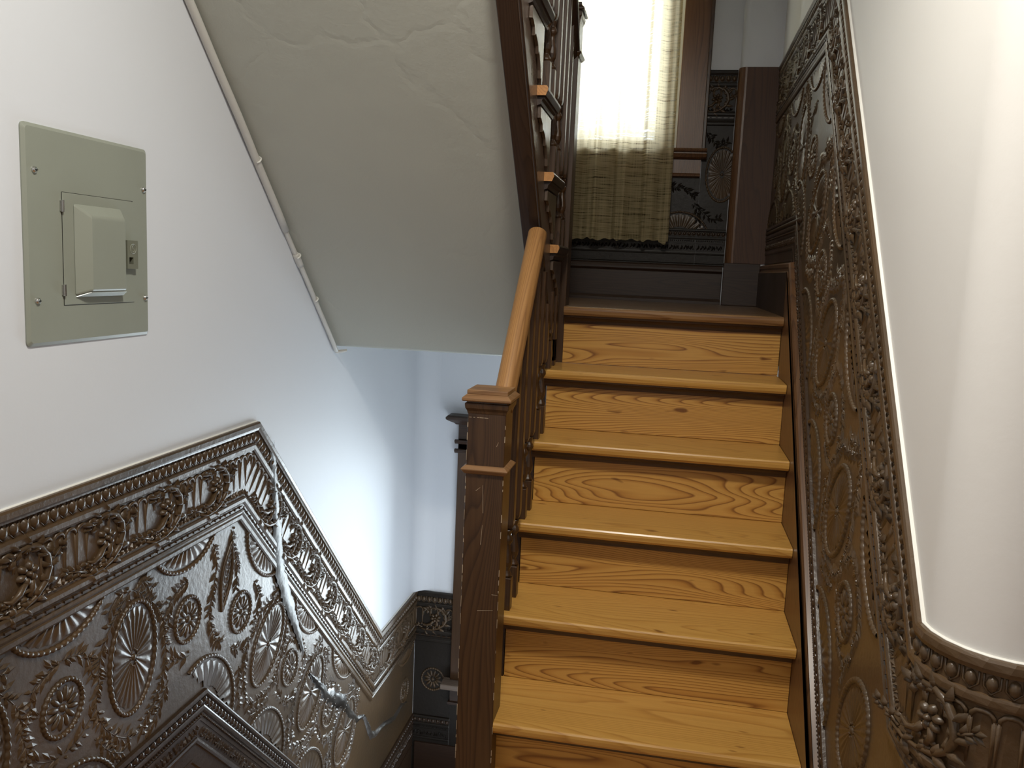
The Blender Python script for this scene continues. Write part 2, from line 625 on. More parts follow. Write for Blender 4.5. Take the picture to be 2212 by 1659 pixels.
# ------------------------------------------------------------------ landing: floorboards and the sloping plaster soffit
def landing():
    t = thing('landing_floor', 'brown board floor of the landing below the curtained window', 'floor', (-0.6, 0.5, ZL))
    y = 0.075
    while y < YU:
        y1 = min(y + 0.088, YU)
        b = MB()
        b.box(XW + 0.002, XR - 0.002, y + 0.0008, y1 - 0.0008, ZL - 0.025, ZL)
        b.build('floorboard', M['floorl'], t, bevel=0.0015, seg=1)
        y = y1
    # plaster under landing and return flight
    s = 0.96
    b = MB()
    yb, zb = YE, ZE
    ye = -2.30
    rr = 0.024
    c = [(yb + rr * 0.9, zb), (yb + rr * 0.35, zb + 0.002), (yb - rr * 0.2, zb + 0.011), (yb - rr * 0.6, zb + 0.026)]
    poly = [(YL, zb), (YL, zb + 0.10), (0.06, zb + 0.10), (ye, zb + s * (yb - ye) + 0.05), (ye, zb + s * (yb - ye))] + c[::-1]
    b.prism(poly, XW, -0.8235, 'X')
    soft(struct(b.build('ceiling', M['paint_old'])), 40)
    # under the landing, right of the return flight
    b = MB()
    b.box(-0.8235, XR, 0.16, YL, zb, zb + 0.10)
    struct(b.build('ceiling', M['paint_old']))


M['floorl'] = wood('landing_floorboards', (0.17, 0.095, 0.045), (0.14, 0.075, 0.035), (0.09, 0.045, 0.02), 'X', 24, 0.28, 0.4, 0.8, 0.3)
landing()

# ------------------------------------------------------------------ main flight
def main_flight():
    t = thing('staircase', 'varnished honey pine stair flight rising to the landing, dark stained at its sides', 'staircase', (-0.39, -1.2, 0))
    RP = 0.058
    for k in range(7):
        zt = ZL - k * RISE
        y0 = -k * GO
        xl = -0.785
        if k == 0:
            xl = -0.743
        # tread: rounded nosing
        th = 0.030
        prof = [(y0 + 0.004, zt), (y0 + 0.0005, zt - 0.005), (y0, zt - 0.012), (y0 + 0.002, zt - 0.022), (y0 + 0.008, zt - th)]
        back = y0 + GO + RP + 0.012 if k else y0 + 0.0745
        b = MB()
        b.prism(prof + [(back, zt - th), (back, zt)], xl, 0.0 - 0.0005, 'X')
        b.build('tread', M['pine'] if k else M['tread_top'], t, bevel=0.0012, seg=1)
        # scotia under the nosing
        zu = zt - th
        yr = y0 + RP
        mp = [(yr, zu - 0.030), (yr - 0.007, zu - 0.030), (yr - 0.009, zu - 0.020), (yr - 0.014, zu - 0.012), (yr - 0.020, zu - 0.009), (yr - 0.021, zu - 0.006), (yr - 0.030, zu - 0.005), (yr - 0.031, zu - 0.0015), (yr, zu - 0.0005)]
        b = MB()
        b.prism(mp, max(xl, -0.778), -0.001, 'X')
        b.build('nosing_moulding', M['mould'], t)
        # riser
        b = MB()
        zbm = ZL - (k + 1) * RISE if k < 6 else 0.0
        b.box(max(xl, -0.77) if k else -0.7455, -0.0004, yr, yr + 0.012, zbm + 0.001, zu - 0.001)
        b.build('riser', M['pine_riser'], t, bevel=0.001, seg=1)
    # wall string at the right: face flush with the tread ends, moulded top that leans back to the wallcovering, level along the landing
    nl = lambda y, h: ZL + h + RISE / GO * y

    def top(h, zc):
        yb = -1.52
        ya = (zc - ZL - h) * GO / RISE
        return [(yb, nl(yb, h)), (ya, zc), (YU - 0.07, zc)]
    b = MB()
    A, B = top(0.082, ZL + 0.150), top(0.135, ZL + 0.186)
    low = [(0.045, ZL - 0.35), (-1.02, 0.0), (-1.52, 0.0)]
    b.prism(A[:2] + [(0.045, ZL + 0.150)] + low, 0.0002, 0.009, 'X')
    b.build('wall_string', M['string'], t, bevel=0.002, seg=2)
    b = MB()
    b.box(0.0002, 0.009, 0.0455, YU - 0.072, ZL - 0.17, ZL + 0.150)
    b.build('landing_plinth', M['oak_x'], t, bevel=0.002)  # string carried on in darker wood: shade of the landing put into colour
    # string cap in steps: quirk, ovolo, fillet
    prof = [(0.0, 0.082, ZL + 0.150), (0.006, 0.088, ZL + 0.154), (0.0075, 0.100, ZL + 0.162), (0.004, 0.110, ZL + 0.168), (0.0045, 0.122, ZL + 0.178), (0.010, 0.132, ZL + 0.184), (0.022, 0.135, ZL + 0.186)]
    cols = [[(x, p[0], p[1]) for p in top(h, z)] for x, h, z in prof]
    b = MB()
    b.grid(lambda i, j: cols[i][j], len(cols), 3)
    o = b.build('string_cap', M['string'], t)
    # left outer string (cut to the steps) and soffit board
    pts = []
    for k in range(0, 7):
        pts += [(-k * GO + 0.058, ZL - k * RISE - 0.031), (-k * GO + 0.058, max(ZL - (k + 1) * RISE - 0.031, 0.0))]
    poly = pts + [(-1.16, 0.0), (-0.86, 0.0), (0.055, ZL - 0.33 - 0.14), (0.06, ZL - 0.14)]
    b = MB()
    b.prism(poly, -0.795, -0.772, 'X')
    b.build('outer_string', M['oak_s'], t)
    b = MB()
    b.prism([(-1.16, 0.0), (-0.95, 0.0), (0.055, 1.005), (0.055, 1.045)], -0.772, 0.0, 'X')
    b.build('soffit_board', M['oak_s'], t)
    return t


M['tread_top'] = wood('darker_landing_nosing', (0.30, 0.165, 0.065), (0.25, 0.125, 0.047), (0.16, 0.07, 0.026), 'X', 60, 0.28, 0.4, 0.8, 0.3, (0, 0.012, 0.02), True)
main_flight()

# ------------------------------------------------------------------ lower flight going down at the left
def lower_flight():
    t = thing('lower_staircase', 'dark narrow stair flight going down beside the left wall', 'staircase', (-1.1, -0.9, ZB))
    for k in range(6):
        zt = -k * RISE
        y0 = -0.76 + k * GO
        if k:
            b = MB()
            b.box(XW + 0.016, -0.86, y0 - GO - 0.011, y0 + 0.03, zt - 0.03, zt)
            b.build('tread', M['oak_x'], t, bevel=0.003)
        b = MB()
        b.box(XW + 0.016, -0.86, y0 - 0.012, y0, zt - RISE + 0.001, zt - 0.051 if k == 0 else zt - 0.031)
        b.build('riser', M['oak_x'], t)
    fl = struct(bpy.data.objects.new('floor', None))
    COL.objects.link(fl)
    y = 0.53
    while y < YL:
        b = MB()
        b.box(XW, 0.03, y + 0.001, min(y + 0.099, YL), ZB - 0.04, ZB)
        b.build('floorboard', M['oak_x'], fl)
        y += 0.1
    b = MB()
    b.box(0.03, 0.1, 0.4, YL, ZB - 0.1, ZE)
    struct(b.build('wall_right', M['paint']))


lower_flight()

# ------------------------------------------------------------------ newel posts
def newel(label, x0, x1, y0, y1, zb, zr, zn, mat, lowtop):
    """square post: shaft, collar at zr, moulded cap above zn."""
    cx, cy_ = (x0 + x1) / 2, (y0 + y1) / 2
    h = (x1 - x0) / 2
    t = thing('newel_post', label, 'newel post', (cx, cy_, zb))
    MB().square(cx, cy_, h, zb, zn + 0.02).build('shaft', mat, t, bevel=0.0025)

    def ring(levels, name, m):
        b = MB()
        vs = []
        for e, z in levels:
            k = h + e
            vs += [(cx - k, cy_ - k, z), (cx + k, cy_ - k, z), (cx + k, cy_ + k, z), (cx - k, cy_ + k, z)]
        n = len(levels)
        fs = [(3, 2, 1, 0), tuple(4 * (n - 1) + i for i in range(4))]
        for i in range(n - 1):
            for j in range(4):
                fs.append((4 * i + j, 4 * i + (j + 1) % 4, 4 * i + 4 + (j + 1) % 4, 4 * i + 4 + j))
        b.add(vs, fs)
        return b.build(name, m, t, bevel=0.0008, seg=1)
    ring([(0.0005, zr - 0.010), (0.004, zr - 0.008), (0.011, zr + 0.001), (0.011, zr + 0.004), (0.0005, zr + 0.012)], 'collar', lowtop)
    ring([(0.0005, zn - 0.010), (0.002, zn - 0.003), (0.006, zn + 0.004), (0.007, zn + 0.013), (0.007, zn + 0.016), (0.003, zn + 0.0165), (0.003, zn + 0.021)], 'cap_moulding', mat)
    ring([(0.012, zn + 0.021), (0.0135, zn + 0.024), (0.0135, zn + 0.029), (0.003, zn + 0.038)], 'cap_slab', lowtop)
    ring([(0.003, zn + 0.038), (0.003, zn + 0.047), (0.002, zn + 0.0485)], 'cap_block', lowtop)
    return t


M['newel_cap'] = wood('worn_lit_newel_cap', (0.27, 0.145, 0.062), (0.22, 0.11, 0.045), (0.13, 0.06, 0.024), 'X', 30, 0.34, 0.5, 0.6)  # pale from wear, with lamp light on the tops put into the colour
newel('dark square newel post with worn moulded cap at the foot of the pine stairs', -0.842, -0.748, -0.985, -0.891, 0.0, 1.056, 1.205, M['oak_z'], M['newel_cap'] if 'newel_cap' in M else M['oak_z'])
def newel_wear(root):
    rng = random.Random(9)
    xf, y0, yr = -0.842, -0.985, -0.748
    b = MB()
    for z0, z1 in ((0.30, 0.42), (0.47, 0.60), (0.66, 0.90), (0.93, 1.03), (1.08, 1.19)):
        z = z0
        while z < z1:
            dz = rng.uniform(0.006, 0.03)
            b.box(xf - 0.0002, xf + rng.uniform(0.0006, 0.0018), y0 - 0.0002, y0 + 0.0018, z, z + dz)
            if rng.random() < 0.6:
                b.box(yr - rng.uniform(0.0006, 0.0016), yr + 0.0002, y0 - 0.0002, y0 + 0.0016, z, z + dz * 0.8)
            z += dz + rng.uniform(0.002, 0.03)
    for x, z, l, a in ((-0.795, 0.95, 0.07, 1.62), (-0.798, 0.87, 0.05, 1.52), (-0.815, 1.005, 0.014, 0.7), (-0.768, 1.118, 0.012, 1.2), (-0.80, 0.70, 0.04, 0.12), (-0.765, 0.745, 0.015, 0.0)):
        ridge(b, (x, z), (x + l * math.cos(a), z + l * math.sin(a)), 0.0006, 0.0003, 0.0002, 0.0002)
        n = 6
        for q in range(len(b.v) - n, len(b.v)):
            px, pz, ph = b.v[q]
            b.v[q] = (px, y0 - 0.0001 - ph, pz)
    x = -0.838
    while x < -0.79:
        dx = rng.uniform(0.003, 0.010)
        b.box(x, x + dx, y0 - 0.0003, y0 + 0.001, 1.1655 + 0.02, 1.1668 + 0.02)
        x += dx + rng.uniform(0.001, 0.006)
    b.build('scratch_marks', M['scratch'], root, label='pale scratches and chipped edges')


M['scratch'] = simple('raw_scratched_wood', (0.42, 0.33, 0.23), 0.6)
newel('tall dark newel post standing on the landing corner in front of the curtain', -0.838, -0.744, 0.059, 0.153, ZL - RISE + 0.0005, 2.286, 2.405, M['oak_z'], M['oak_z'])


# ------------------------------------------------------------------ balustrade of the main flight
def baluster(b, x, y, z0, z1, h=0.016):
    b.square(x, y, h, z0, z0 + 0.092)
    tz = 0.135
    pr = [(0.013, 0.0), (0.0155, 0.006), (0.012, 0.012), (0.008, 0.020), (0.0135, 0.032), (0.0155, 0.044), (0.013, 0.062), (0.0085, 0.082), (0.0075, 0.092), (0.0125, 0.100), (0.0145, 0.106), (0.0125, 0.112), (0.008, 0.120), (0.013, tz)]
    b.lathe([(r, z) for r, z in pr], (x, y, z0 + 0.092), 12)
    zs = z0 + 0.092 + tz
    # square shaft whose lower end is rounded like a boat
    k = [(0.35, 0.0), (0.75, 0.006), (0.95, 0.016), (1.0, 0.03)]
    vs, n = [], len(k) + 1
    for e, dz in k:
        vs += [(x - h * e, y - h * e, zs + dz), (x + h * e, y - h * e, zs + dz), (x + h * e, y + h * e, zs + dz), (x - h * e, y + h * e, zs + dz)]
    vs += [(x - h, y - h, z1), (x + h, y - h, z1), (x + h, y + h, z1), (x - h, y + h, z1)]
    fs = [(3, 2, 1, 0), tuple(4 * (n - 1) + i for i in range(4))]
    for i in range(n - 1):
        for j in range(4):
            fs.append((4 * i + j, 4 * i + (j + 1) % 4, 4 * i + 4 + (j + 1) % 4, 4 * i + 4 + j))
    b.add(vs, fs)


RX = -0.772


def rail_mesh(b, p0, p1, w, h, n=10):
    """handrail with a rounded back, p = centre of the underside; path in the y-z plane."""
    prof = [(-w * 0.36, 0), (-w * 0.40, h * 0.25), (-w / 2, h * 0.38)]
    for i in range(n + 1):
        a = math.pi - math.pi * i / n
        prof.append((w / 2 * math.cos(a), h * 0.5 + h * 0.5 * math.sin(a)))
    prof += [(w / 2, h * 0.38), (w * 0.40, h * 0.25), (w * 0.36, 0)]
    d = Vector((0, p1[1] - p0[1], p1[2] - p0[2])).normalized()
    up_ = Vector((0, -d.z, d.y))
    m = len(prof)
    vs = [Vector(p) + Vector((x, 0, 0)) + up_ * z for p in (p0, p1) for x, z in prof]
    fs = [tuple(range(m)), tuple(range(2 * m - 1, m - 1, -1))] + [(i, m + i, m + (i + 1) % m, (i + 1) % m) for i in range(m)]
    b.add(vs, fs)


def balustrade():
    t = thing('balustrade', 'banister of the pine stairs with worn orange handrail and dark turned balusters', 'banister', (RX, -0.6, 0.6))
    hr = 0.052
    off = 0.665
    z_at = lambda y: 1.179 + RISE / GO * (y + 0.90)
    b = MB()
    rail_mesh(b, (RX, -0.90, z_at(-0.90)), (RX, -0.462, z_at(-0.462)), 0.054, hr)
    o = b.build('handrail', M['rail'], t, smooth=False, label='worn orange-brown rounded handrail')
    soft(o)
    for k in range(1, 5):
        for dy in (0.050, 0.148):
            y = -k * GO + dy
            if k == 4 and dy < 0.1:
                pass
            z0 = ZL - k * RISE
            z1 = min(z_at(y) + 0.01, 1.648 - 1.0345 * (y + 0.45) + 0.004)
            b = MB()
            baluster(b, RX - 0.002, y, z0, z1)
            b.build('baluster', M['oak_z'], t, bevel=0.0012, seg=1)


balustrade()


# ------------------------------------------------------------------ return flight overhead
def return_flight():
    t = thing('upper_staircase', 'dark stained stair flight climbing overhead from the landing, seen from below and outside', 'staircase', (-1.1, 0.0, ZL))
    XS, XO = -0.767, -0.737
    n = 9
    zt = lambda k: ZL + k * RISE
    yf = lambda k: 0.02 - (k - 1) * GO          # nosing line, faces the window
    for k in range(1, n + 1):
        b = MB()
        b.box(XW + 0.002, XS, yf(k) - GO - 0.045, yf(k), zt(k) - 0.028, zt(k))
        b.build('tread', M['oak_x'], t, bevel=0.004)
        b = MB()
        b.box(XW + 0.002, XS - 0.012, yf(k) - 0.055, yf(k) - 0.043, zt(k) - RISE, zt(k) - 0.029)
        b.build('riser', M['oak_x'], t)
        # mitred return nosing, its near end left as pale end grain
        ya, yb = yf(k) - GO - 0.067, yf(k)
        z1 = zt(k)
        pr = lambda g: [(XS + 0.0002, z1), (XO - 0.004 - g, z1), (XO - g * 0.3, z1 - 0.006), (XO - g * 0.3, z1 - 0.012), (XO - 0.006 - g, z1 - 0.026), (XS + 0.0002, z1 - 0.026)]
        b = MB()
        b.prism(pr(0.0), ya + 0.003, yb, 'Y')
        rn = b.build('return_nosing', M['oak_s'], t)
        b = MB()
        b.prism(pr(0.0), ya, ya + 0.0028, 'Y')
        b.build('end_grain', M['end'], rn, label='pale orange end grain of the nosing')
        b = MB()
        b.prism([(XS, z1 - 0.0265), (XO - 0.010, z1 - 0.0265), (XO - 0.012, z1 - 0.032), (XO - 0.018, z1 - 0.036), (XO - 0.020, z1 - 0.046), (XS, z1 - 0.050)], ya + 0.012, yb - 0.012, 'Y')
        b.build('nosing_moulding', M['oak_s'], t)
        # scroll-sawn bracket on the string below each return
        x0, x1 = XS + 0.0005, XS + 0.010
        y1 = yf(k) - 0.045
        y0 = ya + 0.022
        zb_ = z1 - 0.051
        w = y1 - y0
        pts = [(y1, zb_), (y1, zb_ - 0.148), (y1 - 0.012, zb_ - 0.150), (y1 - 0.020, zb_ - 0.135), (y1 - 0.030, zb_ - 0.138), (y1 - 0.036, zb_ - 0.118),
               (y1 - 0.060, zb_ - 0.090), (y1 - 0.075, zb_ - 0.078), (y1 - 0.082, zb_ - 0.088), (y1 - 0.092, zb_ - 0.070), (y1 - 0.105, zb_ - 0.062),
               (y1 - 0.135, zb_ - 0.052), (y1 - 0.150, zb_ - 0.060), (y1 - 0.158, zb_ - 0.040), (y1 - 0.180, zb_ - 0.030), (y0, zb_ - 0.030), (y0, zb_)]
        b = MB()
        b.prism(pts, x0, x1, 'X')
        b.build('bracket', M['bracket'], t, bevel=0.001, seg=1)
    # outer string: plain board with a bead, then the cut part that carries the brackets
    bnd = lambda y: 1.648 - 1.0345 * (y + 0.45)
    ye = -1.75
    pts = [(yf(1) - 0.045, 1.2215)]
    for k in range(1, n + 1):
        pts += [(yf(k) - 0.045, zt(k) - RISE - 0.029 if k > 1 else 1.30), (yf(k) - 0.045, zt(k) - 0.029)]
    poly = pts + [(ye + 0.02, zt(n) - 0.029), (ye + 0.02, bnd(ye + 0.02)), (-0.0375, 1.2215)]
    b = MB()
    b.prism(poly, -0.823, XS - 0.004, 'X')
    b.build('string', M['oak_s'], t, bevel=0.002)
    b = MB()
    b.prism(poly, XS - 0.0038, XS, 'X')
    b.build('string_facing', M['cutstring'], t)  # same string made paler: window light on this face put into the colour
    b = MB()
    b.tube([(XS + 0.0005, y, bnd(y) + 0.004) for y in (-0.05, ye + 0.03)], 0.004, 8)
    b.build('string_bead', M['oak_s'], t)
    # balusters and handrail climbing from the landing newel
    bt = thing('upper_balustrade', 'dark turned balusters and rail climbing overhead from the landing newel', 'banister', (RX, -0.3, ZL))
    z_at = lambda y: 2.30 - RISE / GO * (y - 0.10)
    for k in range(1, 7):
        for dy in (-0.03, -0.128):
            y = yf(k) + dy
            b = MB()
            baluster(b, RX + 0.004, y, zt(k), z_at(y) + 0.01, 0.015)
            b.build('baluster', M['oak_z'], bt, bevel=0.0012, seg=1)
    b = MB()
    rail_mesh(b, (RX + 0.004, 0.10, z_at(0.10)), (RX + 0.004, -1.25, z_at(-1.25)), 0.056, 0.055)
    b.build('handrail', M['oak_s'], bt)


M['bracket'] = embossed('glossy_dark_bracket', (0.085, 0.060, 0.045), (0.105, 0.075, 0.055), 0.25, 0.6)
M['cutstring'] = embossed('glossy_brown_string_face', (0.10, 0.068, 0.048), (0.13, 0.085, 0.06), 0.30, 0.5)
return_flight()

# ------------------------------------------------------------------ windows
def upper_window():
    w = struct(bpy.data.objects.new('window_1', None))
    w.location = (-0.7, YU, 2.1)
    COL.objects.link(w)
    yf = YU - 0.022
    b = MB()
    for x0, x1 in ((-0.400, -0.282), (-1.09, -0.972)):
        b = MB()
        b.box(x0, x1, yf, YU, 2.115, 3.6)
        c = b.build('casing', M['casing'], w, bevel=0.003)
        xe = x1 if x0 > -0.6 else x0
        b = MB()
        b.box(xe - 0.004, xe + 0.012, yf - 0.010, YU, 2.115, 3.6)
        b.build('backband', M['oak_z'], w, bevel=0.003)
    b = MB()
    b.box(-1.09, -0.282, yf, YU, 3.55, 3.68)
    b.build('head_casing', M['casing'], w, bevel=0.003)
    b = MB()
    pr = [(YU, 2.115), (YU - 0.066, 2.115), (YU - 0.070, 2.109), (YU - 0.066, 2.102), (YU - 0.050, 2.100), (YU - 0.050, 2.094), (YU - 0.056, 2.088), (YU - 0.050, 2.078), (YU - 0.034, 2.072), (YU, 2.070)]
    b.prism(pr, -1.11, -0.262, 'X')
    b.build('stool', M['casing'], w)
    b = MB()
    pr = [(YU, 2.070), (YU - 0.022, 2.070), (YU - 0.022, 2.010), (YU - 0.030, 2.004), (YU - 0.028, 1.996), (YU - 0.010, 1.992), (YU, 1.992)]
    b.prism(pr, -1.085, -0.285, 'X')
    b.build('apron', M['casing'], w)
    b = MB()
    b.box(-0.98, -0.44, YU - 0.0, YU + 0.14, 2.100, 2.116)
    b.build('sill', M['casing'], w)
    s = MB()
    y0, y1 = YU + 0.03, YU + 0.07
    s.box(-0.98, -0.925, y0, y1, 2.116, 3.55)
    s.box(-0.500, -0.44, y0, y1, 2.116, 3.55)
    s.box(-0.925, -0.500, y0, y1, 2.116, 2.160)
    s.box(-0.925, -0.500, y0, y1, 3.50, 3.55)
    sash = s.build('sash', M['casing'], w, bevel=0.003)
    b = MB()
    b.box(-0.93, -0.495, YU + 0.048, YU + 0.052, 2.155, 3.505)
    b.build('pane', M['glass'], sash)


def lower_window():
    Y0 = (YL - KO[1]) / K
    w = struct(bpy.data.objects.new('window_2', None))
    w.location = (-0.9, Y0, -0.3)
    COL.objects.link(w)
    yf = Y0 - 0.022
    for x0, x1 in ((-1.252, -1.155), (-0.63, -0.535)):
        b = MB()
        b.box(x0, x1, yf, Y0, -0.324, 0.80)
        b.build('casing', M['oak_z'], w, bevel=0.003)
    b = MB()
    b.box(-1.252, -0.535, yf, Y0, 0.735, 0.872)
    b.build('head_casing', M['oak_x'], w, bevel=0.002)
    for z in (0.784, 0.743):
        b = MB()
        b.prism([(yf, z - 0.010), (yf - 0.004, z - 0.009), (yf - 0.014, z + 0.002), (yf - 0.012, z + 0.008), (yf, z + 0.010)], -1.266, -0.52, 'X')
        b.build('bead_moulding', M['oak_x'], w)
    b = MB()
    pts = [(0.000, 0.860), (0.010, 0.862), (0.018, 0.870), (0.030, 0.876), (0.045, 0.886), (0.048, 0.890), (0.048, 0.898), (0.040, 0.905)]
    lo = -1.252
    hi = -0.535
    vs, n = [], len(pts)
    for e, z in pts:
        vs += [(lo - e, yf - e, z), (hi + e, yf - e, z), (hi + e, Y0, z), (lo - e, Y0, z)]
    fs = [(3, 2, 1, 0), tuple(4 * (n - 1) + i for i in range(4))] + [(4 * i + j, 4 * i + (j + 1) % 4, 4 * i + 4 + (j + 1) % 4, 4 * i + 4 + j) for i in range(n - 1) for j in range(4)]
    b.add(vs, fs)
    b.build('cornice', M['oak_x'], w)
    b = MB()
    b.box(-1.285, -0.50, Y0 - 0.075, Y0, -0.350, -0.324)
    b.build('stool', M['stool'], w, bevel=0.004)
    b = MB()
    b.box(-1.250, -0.535, yf, Y0, -0.430, -0.351)
    b.build('apron', M['oak_x'], w)
    b = MB()
    b.box(-1.258, -0.527, yf - 0.008, Y0, -0.440, -0.428)
    b.build('apron_bead', M['oak_x'], w)
    s = MB()
    y0, y1 = Y0 + 0.03, Y0 + 0.07
    s.box(-1.165, -1.12, y0, y1, -0.30, 0.745)
    s.box(-0.665, -0.62, y0, y1, -0.30, 0.745)
    s.box(-1.12, -0.665, y0, y1, -0.30, -0.25)
    s.box(-1.12, -0.665, y0, y1, 0.70, 0.745)
    s.box(-1.12, -0.665, y0, y1, 0.205, 0.240)
    sash = s.build('sash', M['oak_z'], w, bevel=0.002)
    b = MB()
    b.box(-1.125, -0.66, Y0 + 0.048, Y0 + 0.052, -0.255, 0.705)
    b.build('pane', M['glass'], sash)
    resize(w, K, KO)


M['stool'] = wood('worn_grey_stool', (0.22, 0.17, 0.14), (0.17, 0.13, 0.10), (0.1, 0.07, 0.05), 'X', 30, 0.35, 0.5, 0.6)
upper_window()
lower_window()


def curtain():
    t = thing('curtain', 'straw coloured open weave curtain hanging over the landing window', 'curtain', (-0.62, 1.0, 1.7))
    x0, x1, z0, z1 = -0.905, -0.405, 1.698, 3.62
    nu, nv = 220, 60

    def P(i, j):
        s = i / (nu - 1)
        v = j / (nv - 1)
        z = z0 + (z1 - z0) * v
        x = x0 + (x1 - x0) * s - 0.010 * v * (s - 0.3)
        folds = 0.016 * math.sin(2 * math.pi * (4.3 * s + 0.35 + 0.04 * math.sin(3 * v))) + 0.006 * math.sin(2 * math.pi * (11.5 * s + 0.2 * v)) + 0.004 * math.sin(2 * math.pi * (2.1 * s) + 5 * v)
        fall = 0.55 + 0.45 * (1 - v)
        hem = 0.0
        if j == 0:
            hem = 0.004 * math.sin(31 * s) + 0.003 * math.sin(77 * s + 1) - (0.008 if 0.9 < s < 0.97 else 0)
        return (x + 0.006 * math.cos(2 * math.pi * 4.3 * s), 0.992 + folds * fall, z + hem)
    b = MB()
    b.grid(P, nu, nv)
    b.build('cloth', M['curtain'], t, smooth=True)
    b = MB()
    b.tube([(-1.05, 0.992, 3.63), (-0.30, 0.992, 3.63)], 0.009, 10)
    rod = b.build('curtain_rod', M['oak_x'], t, smooth=True)
    for x in (-1.03, -0.33):
        b = MB()
        b.box(x - 0.008, x + 0.008, 0.99, YU - 0.02, 3.622, 3.638)
        b.build('rod_bracket', M['oak_x'], t)


curtain()

# ------------------------------------------------------------------ boxed chase in the landing corner
def corner_chase():
    x0, x1, y0 = -0.142, XR + 0.001, 1.02
    zc = 2.462
    ch = 0.028

    def outline(g):
        pts = [(x1, y0 - g)]
        for i in range(7):
            a = math.pi / 2 * i / 6
            pts.append((x0 + ch - (ch + g) * math.sin(a), y0 + ch - (ch + g) * math.cos(a)))
        return pts
    b = MB()
    b.prism(outline(0.0) + [(x0, YU), (x1, YU)], 1.45, 4.9, 'Z')
    o = struct(b.build('wall_corner', M['paint']))
    soft(o)
    t = thing('corner_boxing', 'tall reddish brown board boxing in the landing corner right of the window', 'wood boxing', (-0.05, y0, ZL))
    g = 0.006
    b = MB()
    b.box(x0 + ch, XR - 0.0015, y0 - g, y0 - 0.0003, ZL + 0.19, zc)
    b.build('front_board', M['box'], t, bevel=0.001, seg=1)
    pts = outline(g)[1:]
    inner = outline(0.0003)[1:]
    b = MB()
    poly = pts + [(x0 - g, YU - 0.002), (x0 - 0.0003, YU - 0.002)] + inner[::-1]
    b.prism(poly, ZL + 0.19, zc, 'Z')
    b.build('corner_strip', M['casing'], t)  # lighter wood than the front board: light from the window painted in
    b = MB()
    b.box(x0 - 0.012, 0.006, y0 - 0.014, y0 - 0.0005, ZL, ZL + 0.19)
    b.build('plinth', M['oak_x'], t, bevel=0.003)
    # window wall baseboard with its cap
    s = struct(bpy.data.objects.new('baseboard_back', None))
    s.location = (-0.6, YU, ZL)
    COL.objects.link(s)
    b = MB()
    b.box(-1.0, x0 - 0.013, YU - 0.020, YU, ZL, ZL + 0.140)
    b.build('board', M['oak_x'], s, bevel=0.002)
    b = MB()
    b.prism([(YU, ZL + 0.140), (YU - 0.022, ZL + 0.140), (YU - 0.030, ZL + 0.150), (YU - 0.030, ZL + 0.158), (YU - 0.024, ZL + 0.170), (YU - 0.012, ZL + 0.176), (YU, ZL + 0.176)], -1.0, x0 - 0.013, 'X')
    b.build('cap', M['oak_x'], s)
    b = MB()
    b.prism([(YU - 0.020, ZL), (YU - 0.036, ZL), (YU - 0.036, ZL + 0.012), (YU - 0.028, ZL + 0.022), (YU - 0.020, ZL + 0.024)], -1.0, x0 - 0.013, 'X')
    b.build('shoe', M['oak_x'], s)


corner_chase()

# ------------------------------------------------------------------ embossed wainscots
class WallFrame:
    """u runs along the wall, v is height, w stands off the wall."""
    def __init__(s, origin, a, n, curve=None, k=1.0):
        s.o, s.a, s.n, s.curve, s.k = Vector(origin), Vector(a), Vector(n), curve, k

    def frame(s, u):
        if s.curve and u > s.curve[0]:
            u0, r = s.curve
            ph = (u - u0) / r
            c = s.o + s.a * u0 - s.n * r
            if ph <= math.pi / 2:
                n = s.n * math.cos(ph) + s.a * math.sin(ph)
                t = s.a * math.cos(ph) - s.n * math.sin(ph)
                return c + n * r, t, n
            return c + s.a * r - s.n * (u - u0 - r * math.pi / 2), -s.n, s.a
        return s.o + s.a * (u * s.k), s.a, s.n

    def P(s, u, v, w):
        p, t, n = s.frame(u)
        q = p + n * (w * s.k)
        return (q.x, q.y, s.o.z + s.k * v)

    def mat(s, u, v, w, ang, sx=1.0, sy=1.0, sw=1.0):
        p, t, n = s.frame(u)
        z = Vector((0, 0, 1))
        ax = (t * math.cos(ang) + z * math.sin(ang)) * (sx * s.k)
        ay = (-t * math.sin(ang) + z * math.cos(ang)) * (sy * s.k)
        q = p + n * (w * s.k)
        nn = n * (sw * s.k)
        return Matrix(((ax.x, ay.x, nn.x, q.x), (ax.y, ay.y, nn.y, q.y), (ax.z, ay.z, nn.z, s.o.z + s.k * v), (0, 0, 0, 1)))


def offset_poly(pts, d):
    """pts = cap line (u, v); d = distance below it, one value or one per segment; mitred."""
    n = len(pts) - 1
    ds = [d] * n if not hasattr(d, '__len__') else d
    segs = []
    for i in range(n):
        (u0, v0), (u1, v1) = pts[i], pts[i + 1]
        L = math.hypot(u1 - u0, v1 - v0)
        c, s_ = (u1 - u0) / L, (v1 - v0) / L
        nx, ny = s_, -c
        segs.append((u0 + nx * ds[i], v0 + ny * ds[i], c, s_, L))
    out = [(segs[0][0], segs[0][1])]
    for i in range(1, n):
        x0, y0, c0, s0, _ = segs[i - 1]
        x1, y1, c1, s1, _ = segs[i]
        den = c0 * s1 - s0 * c1
        if abs(den) < 1e-6:
            out.append((x1, y1))
        else:
            k = ((x1 - x0) * s1 - (y1 - y0) * c1) / den
            out.append((x0 + c0 * k, y0 + s0 * k))
    x, y, c, s_, L = segs[-1]
    out.append((x + c * L, y + s_ * L))
    return out


